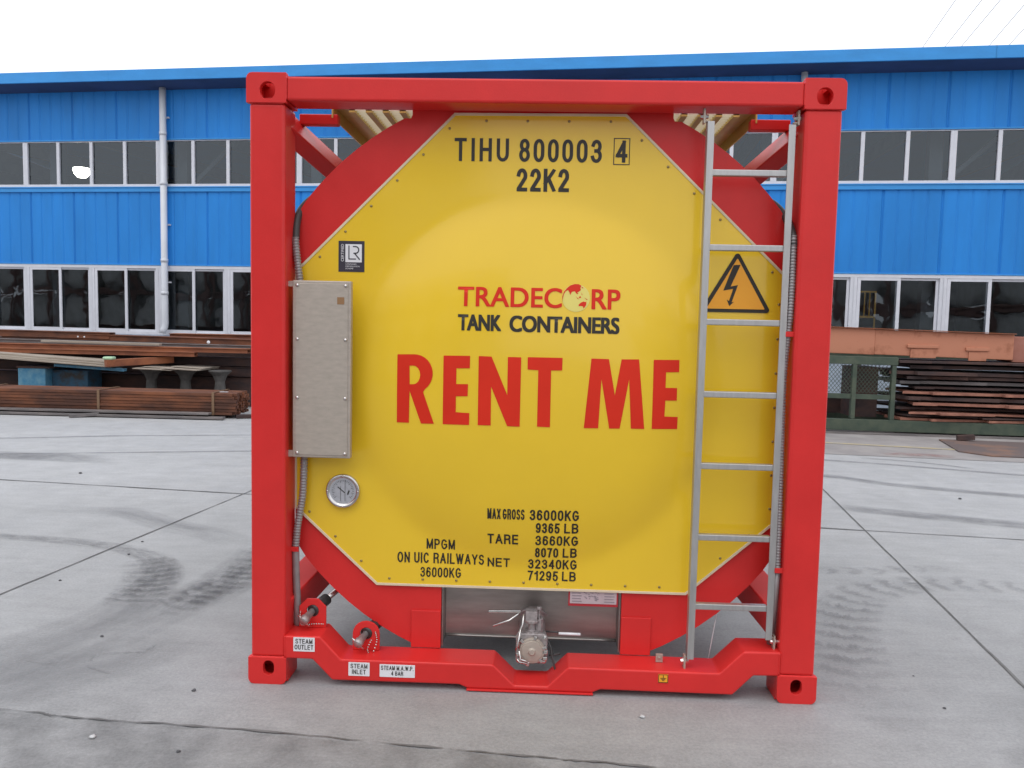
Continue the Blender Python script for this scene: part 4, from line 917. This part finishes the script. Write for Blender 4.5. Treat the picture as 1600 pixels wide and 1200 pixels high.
q = MB(); q.add([(0.12, 0.012, 1.2), (LW / 2, 0.012, 1.2), (LW / 2, 0.012, 2.46), (0.12, 0.012, 2.46)], [(0, 1, 2, 3)]); q.add([(LW / 2 - .01, 0.044, 1.2), (LW - .11, 0.044, 1.2), (LW - .11, 0.044, 2.46), (LW / 2 - .01, 0.044, 2.46)], [(0, 1, 2, 3)])
lp = q.build("glass_pane", GLASS, lw, fixn=False)
for k in range(1, NW * 2):
    c = lw.copy(); COL.objects.link(c); c.parent = WB; c.location = (S0 - 0.03 + LW * k, 0, 0)
    g_ = lp.copy(); COL.objects.link(g_); g_.parent = c
# downpipes
def downpipe(s, r, zb):
    m = MB(); m.tube([(s, -0.12, 6.195), (s, -0.12, zb + 0.22), (s - 0.005, -0.125, zb + 0.14), (s - 0.02, -0.15, zb + 0.08), (s - 0.03, -0.16, zb)], r, 14)
    for z in (5.24, 4.22, 2.63, 1.95): m.tube([(s, -0.12, z), (s, -0.12, z + 0.07)], r * 1.12, 14)
    o = m.build("downpipe", DOWN, WB)
    q = MB()
    for z in (5.6, 3.4, 2.2): q.box(s - r - 0.02, s + r + 0.02, -0.055, -0.005, z, z + 0.03)
    q.build("pipe_bracket", PVC, o)
downpipe(-8.0, 0.068, 1.14); downpipe(4.72, 0.06, 1.14)
# lamp and guard seen through the glass
LP = tag(empty("ceiling_lamp", (-11.225, 16.58, 4.77)), "glowing bell shaped lamp hanging inside the upper workshop window at far left", "lamp")
m = MB(); m.lathe((0, 0, 0), (0, 0, 1), [(0.0, 0.0), (0.02, 0.10), (0.10, 0.17), (0.20, 0.20), (0.24, 0.17), (0.26, 0.0)], 20); m.build("bulb", LAMPM, LP)
m = MB(); m.lathe((0, 0, 0), (0, 0, 1), [(0.235, 0.21), (0.32, 0.14), (0.42, 0.08), (0.50, 0.05)], 20); m.build("shade", INTER, LP)
GD = tag(empty("guard_frame", wpt(6.10, 0.22, 0.0), YAW), "yellow barred guard frame standing inside the lower workshop window on the right", "guard frame")
m = MB(); m.box(-0.16, 0.16, 0, 0.03, 2.235, 2.265); m.box(-0.16, 0.16, 0, 0.03, 1.76, 1.80); m.box(-0.16, -0.13, 0, 0.03, 0.02, 2.235); m.box(0.13, 0.16, 0, 0.03, 0.02, 2.235); m.build("frame", GUARD, GD)
for x in (-0.045, 0.045): MB().box(x - 0.011, x + 0.011, 0.005, 0.025, 1.80, 2.235).build("bar", GUARD, GD)

# ------------------------------------------------------------------ steel stock on the left
BS = tag(empty("steel_bar_bundle", (0, 0, 0)), "long strapped bundle of thin rusty steel bars lying on the ground left of the container", "steel bundle")
m = MB(); rows, colsn = 7, 14; bw, bh = 0.60 / colsn, 0.33 / rows
for r_ in range(rows):
    for c_ in range(colsn):
        if (r_ in (0, rows - 1)) or c_ in (0, 1, colsn - 1, colsn - 2) or True:
            x1 = -4.62 + random.uniform(-0.05, 0.03); y = 8.90 + c_ * bw + random.uniform(-.003, .003) + (0.012 if (r_ % 2) else 0)
            z = 0.055 + r_ * bh
            m.box(-12.5, x1, y, y + bw * 0.90, z, z + bh * 0.88)
m.build("bar_stack", RUST1, BS, fixn=False)
for x in (-8.55, -6.72, -4.95):
    m = MB(); t = 0.004; y0, y1, z0, z1 = 8.893, 9.512, 0.05, 0.392
    m.box(x - .02, x + .02, y0 - t, y0, z0, z1 + t); m.box(x - .02, x + .02, y0, y1, z1, z1 + t); m.box(x - .02, x + .02, y1, y1 + t, z0, z1 + t); m.build("strap", mat("steel_strap", (0.24, 0.15, 0.09), 0.5, metal=0.4) if x == -8.55 else D.materials["steel_strap"], BS)
m = MB(); m.box(-4.90, -4.78, 9.02, 9.08, 0.3915, 0.3955); m.build("paper_tag", WHITE, BS)
m = MB(); m.box(-11.0, -10.9, 8.8, 9.6, 0.0, 0.052); m.box(-7.6, -7.5, 8.9, 9.6, 0.0, 0.052); m.box(-5.3, -5.2, 8.9, 9.6, 0.0, 0.052); m.build("bearer", RUST3, BS)
def item(name, mb, material, label, cat, group=None, bevel=0.004):
    return tag(mb.build(name, material, None, bevel=bevel), label, cat, group)
item("flat_bar", MB().bar((-12, 8.80, 0.075), (-4.95, 8.78, 0.085), 0.14, 0.03), GREYST, "grey steel flat bar leaning at the foot of the strapped bundle, upper of two", "steel bar")
item("flat_bar", MB().bar((-12, 8.74, 0.03), (-4.72, 8.73, 0.03), 0.12, 0.035), GREYST, "lower grey steel flat bar, on the ground at the foot of the strapped bundle", "steel bar")
item("steel_offcut", MB().bar((-6.98, 8.55, 0.025), (-6.62, 8.72, 0.045), 0.07, 0.045), GREYST, "short dark steel offcut sticking out from under the strapped bundle", "steel offcut")
item("steel_offcut", MB().bar((-4.62, 8.95, 0.03), (-4.38, 9.06, 0.03), 0.10, 0.05), RUST3, "small dark scrap piece on the ground at the right end of the strapped bundle", "steel offcut")
BB_ = tag(empty("blue_steel_box", (-8.05, 9.95, 0)), "chipped light blue steel box behind the strapped bundle", "steel box")
m = MB(); m.box(-0.52, -0.06, -0.12, 0.5, 0.0, 0.63); m.build("front_box", BBOX, BB_, bevel=0.01)
m = MB(); m.box(-0.055, 0.55, 0.06, 0.5, 0.0, 0.60); m.build("side_box", mat("shaded_blue_paint", (0.03, 0.10, 0.17), 0.7, col2=(0.05, 0.045, 0.04), thr=(0.4, 0.62), scale=5), BB_, bevel=0.01)  # darker copy of the box blue: the side's shade is painted in
m = MB(); m.box(-0.54, 0.02, -0.13, 0.5, 0.63, 0.66); m.build("lid", RUST3, BB_)
item("blue_channel", MB().bar((-7.95, 9.86, 0.690), (-6.75, 9.78, 0.640), 0.10, 0.045), BBOX, "chipped blue steel channel lying under the weathered boards", "steel channel")
for k, (dy, dz, xe, lb) in enumerate(((0.0, 0.0, -6.90, "lowest"), (0.05, 0.035, -6.96, "middle"), (0.10, 0.07, -7.00, "topmost"))):
    item("weathered_board", MB().bar((-9.6 + k * .1, 9.95 + dy, 0.835 + dz * .6), (xe, 9.82 + dy, 0.70 + dz), 0.42, 0.028), TIMB, "pale weathered board sloping over the blue steel box, %s of three" % lb, "board", "weathered boards")
item("short_channel", MB().bar((-6.95, 9.55, 0.755), (-6.20, 10.30, 0.80), 0.13, 0.11), RUST2, "short rusty channel lying crosswise on the end of the weathered boards", "steel channel")
item("green_block", MB().box(-7.00, -6.84, 9.54, 9.68, 0.812, 0.862), LGREEN, "small pale green block on the end of the short rusty channel", "block", bevel=0.02)
for k, (x0, x1, y0, z, r_, lb) in enumerate(((-6.62, -6.0, 9.70, 0.655, .06, "left"), (-6.12, -5.50, 9.76, 0.665, -.05, "right"))):
    m = MB(); m.bar((x0, y0 + .35, z + .02), (x1, y0 + .35 + r_, z), 0.75, 0.012); m.bar((x0 + .1, y0 + .45, z + .04), (x1 + .02, y0 + .45 + r_, z + .02), 0.6, 0.01)
    item("sheet_plate", m, TIMB, "pale grey sheet offcuts lying on the concrete stands, %s one" % lb, "sheet", "sheet offcuts", 0)
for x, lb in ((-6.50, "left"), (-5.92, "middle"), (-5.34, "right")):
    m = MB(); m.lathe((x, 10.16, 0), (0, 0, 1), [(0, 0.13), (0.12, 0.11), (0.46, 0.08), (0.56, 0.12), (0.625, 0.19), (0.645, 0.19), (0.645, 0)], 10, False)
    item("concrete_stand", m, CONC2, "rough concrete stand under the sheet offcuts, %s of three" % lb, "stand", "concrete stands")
item("support_beam", MB().bar((-4.0, 10.75, 0.25), (-13, 11.3, 0.25), 0.5, 0.5), RUST3, "dark wide girder lying on the ground behind the blue box and stands", "girder")
for z, y, lb in ((0.28, 11.9, "lower"), (0.80, 11.95, "upper")):
    item("stored_girder", MB().bar((-3.6, y - .35, z), (-13, y + .75, z), 0.45, 0.50), RUST3, "dark rusty girder behind the beam stack by the workshop wall, %s of two" % lb, "girder")
beams = [  # x0, x1, y0, y1, z0, z1(right), width, height, mat, label
    (-13.0, -5.72, 10.30, 10.10, 0.895, 0.905, 0.16, 0.075, RUST2, "rusty flange beam ending mid way above the sheet offcuts"),
    (-13.0, -4.86, 10.45, 10.20, 0.975, 0.975, 0.20, 0.075, RUST2, "rusty beam just above the one that ends over the sheet offcuts"),
    (-8.4, -6.35, 10.25, 10.18, 1.065, 1.050, 0.10, 0.035, TIMB, "pale grey batten lying among the rusty beams"),
    (-13.0, -4.60, 10.70, 10.40, 1.065, 1.030, 0.22, 0.06, GREYST, "grey faced steel beam under the topmost rusty beams"),
    (-9.35, -4.70, 10.75, 10.50, 1.150, 1.110, 0.26, 0.10, RUST1, "long brown beam with two white paint dots, near the top of the stack"),
    (-13.0, -7.4, 10.80, 10.62, 1.190, 1.165, 0.22, 0.11, RUST1, "long brown beam at the top left of the stack below the windows"),
    (-6.6, -4.2, 11.20, 11.1, 1.165, 1.175, 0.30, 0.10, RUST2, "orange rusty beam at the top right of the stack, partly behind the container"),
    (-13.0, -4.45, 10.80, 10.60, 0.80, 0.77, 0.30, 0.14, RUST3, "dark red beam in the shade under the rusty beams, upper of two"),
    (-13.0, -4.40, 10.95, 10.65, 0.63, 0.60, 0.34, 0.16, RUST3, "dark red beam in the shade under the rusty beams, lower of two")]
for x0, x1, y0, y1, z0, z1, wd, ht, mt, lb in beams:
    m = MB()
    if mt is TIMB: m.bar((x0, y0, z0), (x1, y1, z1), wd, ht)
    else:                                            # channel section: flat web with two flanges towards the yard
        d = Vector((x1 - x0, y1 - y0, z1 - z0)).normalized(); r_ = d.cross(Vector((0, 0, 1))).normalized()
        A, B = Vector((x0, y0, z0)), Vector((x1, y1, z1)); off = r_ * (wd / 2 - 0.01)
        m.bar(A + off * 0.8, B + off * 0.8, 0.012, ht - 0.02); u = Vector((0, 0, ht / 2 - 0.006))
        m.bar(A + u, B + u, wd, 0.014); m.bar(A - u, B - u, wd, 0.014); m.bar(A - off, B - off, 0.012, ht - 0.03)
    o = item("steel_beam" if mt is not TIMB else "batten", m, mt, lb, "beam" if mt is not TIMB else "batten", None, 0.003)
    if "dots" in lb:
        q = MB()
        for t in (0.30, 0.325): p_ = A.lerp(B, t) + off + Vector((0.0, -0.008, 0.0)); q.lathe(p_, (0, -1, 0), [(0, 0.016), (0.004, 0.014), (0.005, 0)], 8)
        p_ = A.lerp(B, 0.80) + off + Vector((0, -0.008, -0.02)); q.lathe(p_, (0, -1, 0), [(0, 0.03), (0.004, 0.026), (0.005, 0)], 8)
        q.build("paint_dots", WHITE, o)

# ------------------------------------------------------------------ rack, girder and scrap on the right
RK = tag(empty("green_steel_rack", (0, 0, 0)), "low dark green steel rack with wire mesh holding up the orange girder", "rack")
m = MB(); m.bar((3.0, 9.30, 0.125), (10.5, 8.85, 0.115), 0.10, 0.17); m.bar((3.0, 10.75, 0.125), (10.5, 10.3, 0.115), 0.10, 0.17); m.build("base_rail", GREENP, RK, bevel=0.006)
m = MB(); m.bar((3.0, 9.15, 0.012), (10.5, 8.70, 0.012), 0.16, 0.02); m.build("ground_rail", GREYST, RK, bevel=0.004)
m = MB(); m.bar((3.0, 9.32, 1.10), (5.32, 9.18, 1.09), 0.10, 0.12); m.bar((3.0, 10.75, 1.10), (10.5, 10.3, 1.09), 0.10, 0.12); m.build("top_rail", GREENP, RK, bevel=0.006)
for x, y in ((3.55, 9.28), (4.70, 9.21), (5.27, 9.18)): MB().box(x - 0.032, x + 0.032, y - 0.04, y + 0.04, 0.21, 1.035).build("post", GREENP, RK, bevel=0.005)
for x, y in ((3.55, 10.70), (5.27, 10.62), (8.2, 10.42)): MB().box(x - 0.05, x + 0.05, y - 0.04, y + 0.04, 0.21, 1.035).build("post", GREENP, RK, bevel=0.005)
m = MB(); m.bar((3.0, 9.31, 0.560), (5.24, 9.185, 0.545), 0.05, 0.075); m.build("middle_rail", GREENP, RK, bevel=0.004)
m = MB(); x = 3.58; ym = lambda x: 9.315 - 0.0585 * (x - 3.0)
def wire(x0, z0, x1, z1): m.bar((x0, ym(x0), z0), (x1, ym(x1), z1), 0.006, 0.006, up=(0, 1, 0))
zb, zt = 0.60, 1.04
for k in range(-8, 34):
    for sg in (1, -1):
        x0 = 3.58 + k * 0.055; x1 = x0 + sg * (zt - zb) * 0.8
        t0, t1 = 0.0, 1.0; lo, hi = 3.58, 5.24
        for b_, cmp_ in ((lo, 0), (hi, 1)):
            if abs(x1 - x0) > 1e-6:
                tb = (b_ - x0) / (x1 - x0); ins0 = (x0 >= lo) if cmp_ == 0 else (x0 <= hi); ins1 = (x1 >= lo) if cmp_ == 0 else (x1 <= hi)
                if not ins0 and not ins1: t0, t1 = 1, 0
                elif not ins0: t0 = max(t0, tb)
                elif not ins1: t1 = min(t1, tb)
        if t1 - t0 > 0.05: wire(x0 + (x1 - x0) * t0, zb + (zt - zb) * t0, x0 + (x1 - x0) * t1, zb + (zt - zb) * t1)
m.build("mesh_panel", GREENP, RK, fixn=False)
m = MB(); m.box(4.0, 4.9, 10.0, 10.4, 0.21, 0.46); m.box(4.80, 5.18, 9.5, 10.0, 0.21, 0.98); m.build("inner_box", RUST3, RK)

GI = tag(empty("orange_girder", (0, 0, 0)), "long orange primed box girder lying across the top of the green rack", "girder")
def gz(x): return -0.018 * (x - 4.5)
m = MB(); m.add([(3.0, 9.42, 1.185 + gz(3.0)), (5.02, 9.30, 1.185 + gz(5.0)), (5.02, 9.30, 1.575 + gz(5.0)), (3.0, 9.42, 1.575 + gz(3.0)), (3.0, 9.9, 1.185 + gz(3)), (5.02, 9.78, 1.185 + gz(5)), (5.02, 9.78, 1.575 + gz(5)), (3.0, 9.9, 1.575 + gz(3))],
      [(0, 1, 2, 3), (5, 4, 7, 6), (3, 2, 6, 7), (1, 0, 4, 5), (4, 0, 3, 7), (1, 5, 6, 2)]); m.build("end_section", PRIMER, GI, bevel=0.01)
m = MB(); a, b = 5.02, 7.02
m.add([(a, 9.315, 1.19 + gz(a)), (b, 9.20, 1.19 + gz(b)), (b, 9.20, 1.57 + gz(b)), (a, 9.315, 1.57 + gz(a)), (a, 9.78, 1.19 + gz(a)), (b, 9.67, 1.19 + gz(b)), (b, 9.67, 1.57 + gz(b)), (a, 9.78, 1.57 + gz(a))], [(0, 1, 2, 3), (5, 4, 7, 6), (3, 2, 6, 7), (1, 0, 4, 5), (4, 0, 3, 7), (1, 5, 6, 2)]); m.build("middle_section", PRIMER, GI, bevel=0.01)
m = MB(); a, b = 7.02, 11.0
m.add([(a, 9.23, 1.16 + gz(a)), (b, 9.0, 1.16 + gz(b)), (b, 9.0, 1.545 + gz(b)), (a, 9.23, 1.545 + gz(a)), (a, 9.67, 1.16 + gz(a)), (b, 9.4, 1.16 + gz(b)), (b, 9.4, 1.545 + gz(b)), (a, 9.67, 1.545 + gz(a))], [(0, 1, 2, 3), (5, 4, 7, 6), (3, 2, 6, 7), (1, 0, 4, 5), (4, 0, 3, 7), (1, 5, 6, 2)])
m.build("far_section", mat("faded_red_primer", (0.36, 0.15, 0.11), 0.7, col2=(0.30, 0.11, 0.07), scale=3), GI, bevel=0.01)
m = MB(); a, b = 3.0, 7.02; m.bar((a, 9.41, 1.583 + gz(a)), (b, 9.19, 1.580 + gz(b)), 0.10, 0.012); m.build("top_flange", RUST2, GI)
for x, w_, zt in ((5.72, 0.46, 1.345), (6.50, 0.34, 1.32)):
    y = 9.275 - 0.0575 * (x - 5.72)
    m = MB(); m.box(x - w_ / 2, x + w_ / 2, y - 0.03, y + .01, zt - 0.05, zt); m.box(x - w_ / 2 + .05, x + w_ / 2 - .03, y - 0.012, y + .01, zt - 0.20, zt - 0.07); m.build("bracket_pocket", PRIMER, GI, bevel=0.006)

def jag(x0, x1, n, amp, fy):
    """outline of a torch-cut plate in plan, ragged at its left end"""
    pts = [(x1, fy(x1)), (x1, fy(x1) + 1.2)]
    for k in range(n + 1):
        pts.append((x0 + random.uniform(-amp, amp), fy(x0) + 1.2 - 1.2 * k / n))
    return pts
rnd = random.Random(11)
lay = [(5.36, RUST4), (5.44, RUST3), (5.58, RUST4), (5.42, RUST3), (5.62, RUST4), (5.36, RUST3), (5.50, RUST4), (5.64, RUST3), (5.30, GREYST), (5.46, RUST3), (5.26, RUST3), (5.55, RUST3), (5.40, RUST3)]
zc = 0.212
for k, (x0, mt) in enumerate(lay):
    h_ = rnd.uniform(0.020, 0.052); off = rnd.uniform(-0.09, 0.12)
    fy = lambda x, off=off: 9.16 + off - 0.058 * (x - 5.3)
    pts = [(10.2, fy(10.2)), (10.2, fy(10.2) + 1.0)] + [(x0 + rnd.uniform(-0.10, 0.14), fy(x0) + 1.0 - 1.0 * j / 6) for j in range(7)]
    stp = []; xx = x0 + rnd.uniform(0.25, 0.5)
    while xx < 9.8: stp += [(xx, fy(xx)), (xx + 0.01, fy(xx) + rnd.choice((-0.10, 0.05, 0.08)))]; xx += rnd.uniform(0.5, 1.2)
    pts += stp
    m = MB(); n_ = len(pts); sag = rnd.uniform(-0.008, 0.006)
    vs = [(x, y, zc + sag * (x - 5)) for x, y in pts] + [(x, y, zc + h_ + sag * (x - 5)) for x, y in pts]
    m.add(vs, [tuple(range(n_ - 1, -1, -1)), tuple(range(n_, 2 * n_))] + [(i, (i + 1) % n_, (i + 1) % n_ + n_, i + n_) for i in range(n_)])
    item("scrap_plate", m, mt, "thin torch-cut rusty plate with a ragged end in the flat stack under the orange girder", "scrap plate", "stacked scrap plates", 0)
    zc += h_ + rnd.uniform(0.022, 0.046)
m = MB(); m.add([(5.70, 8.55, .004), (5.43, 7.43, .004), (5.68, 7.10, .004), (8.5, 6.75, .004), (8.8, 8.2, .004)] + [(5.70, 8.55, .022), (5.43, 7.43, .022), (5.68, 7.10, .022), (8.5, 6.75, .022), (8.8, 8.2, .022)],
                [(4, 3, 2, 1, 0), (5, 6, 7, 8, 9)] + [(i, (i + 1) % 5, (i + 1) % 5 + 5, i + 5) for i in range(5)])
item("ground_plate", m, mat("rusted_floor_plate", (0.13, 0.10, 0.095), 0.8, col2=(0.26, 0.14, 0.09), thr=(0.5, 0.72), scale=1.6), "flat rusty steel sheet lying on the ground in front of the scrap stack", "steel sheet", None, 0.003)
item("steel_offcut", MB().bar((5.9, 8.45, 0.06), (6.12, 8.40, 0.08), 0.08, 0.07), RUST3, "small dark lump of scrap on the ground plate before the green rack", "steel offcut")

# ------------------------------------------------------------------ pebbles
def pebble(x, y, r, mt, label):
    rr = random.Random(int(abs(x * 977 + y * 131) * 100)); m = MB()
    m.lathe((x, y, 0), (0, 0, 1), [(0.0, r * .8), (r * .35, r), (r * .75, r * .75), (r * 0.95, r * 0.3), (r, 0)], 7, True)
    m.v = [(a + (a - x) * rr.uniform(-.3, .35), b + (b - y) * rr.uniform(-.3, .35), max(0.003, c * rr.uniform(.8, 1.1))) for a, b, c in m.v]
    item("pebble", m, mt, label, "pebble", "pebbles on the yard", 0)
pebble(0.465, -0.173, 0.011, STONE, "white pebble on the concrete in front of the container's right half")
pebble(-1.629, -0.506, 0.012, STONE, "white pebble on the dark slab at the lower left")
pebble(-1.27, -0.58, 0.008, STONED, "small dark pebble on the dark slab right of the white one")
for x, y in ((-4.48, 4.44), (-2.67, 1.82), (-2.80, 1.26), (-2.73, 2.13), (-2.11, 0.45), (-1.42, -0.09), (3.98, 4.42), (1.77, 0.33), (1.76, 0.01)):
    pebble(x, y, random.uniform(0.005, 0.010) if y < 3 else 0.016, STONED, "small dark pebble lying alone on the pale yard concrete")

# ------------------------------------------------------------------ overhead wires beyond the roof
for a, b, lb in (((18.114, 30.196), (19.279, 34.963), "second from right"), ((16.962, 29.705), (17.833, 33.673), "middle"), ((16.28, 29.717), (17.147, 33.691), "second from left"), ((15.314, 29.736), (16.306, 34.201), "leftmost"), ((19.562, 32.771), (20.056, 34.77), "rightmost")):
    A, B = Vector((*a, 14.0)), Vector((*b, 14.0)); d = (B - A).normalized()
    m = MB(); m.tube([A - d * 14, A, B, B + d * 60], 0.012, 6)
    item("overhead_wire", m, CABLE, "thin overhead wire in the white sky at upper right, %s of five" % lb, "wire", "overhead wires", 0)

# ------------------------------------------------------------------ stored tank containers across the yard (they show in the glass and the gloss)
ST = empty("stored_tank", (-3.2, -17, 0))
tag(ST, "white stored tank container with dark frame, across the yard behind the photographer", "tank container", "stored tank containers")
m = MB()
for sx in (-1, 1):
    for y in (0, 5.9): m.box(sx * 1.14 - 0.08, sx * 1.14 + 0.08, y, y + 0.15, 0.0, 2.59)
for y in (0, 5.9):
    for z in (0.05, 2.45): m.box(-1.06, 1.06, y, y + 0.14, z, z + 0.14)
m.build("frame", MAROON, ST)
m = MB(); m.lathe((0, 0.05, 1.30), (0, 1, 0), [(0.25, 0.0), (0.20, 0.5), (0.28, 0.9), (0.4, 1.08), (0.5, 1.12), (5.6, 1.12), (5.7, 0.9), (5.8, 0.0)], 32); m.build("tank", TANKW, ST)
ST.rotation_euler = (0, 0, PI)
for i in list(range(-14, -4)) + list(range(0, 16)):
    for j in range(3):
        if i == 0 and j == 0: continue
        if i < 0 and j == 2 and i % 2: continue
        c = copy_tree(ST); c.location = (-3.2 - 2.55 * i, -17 + 0.31 * i, 2.62 * j)
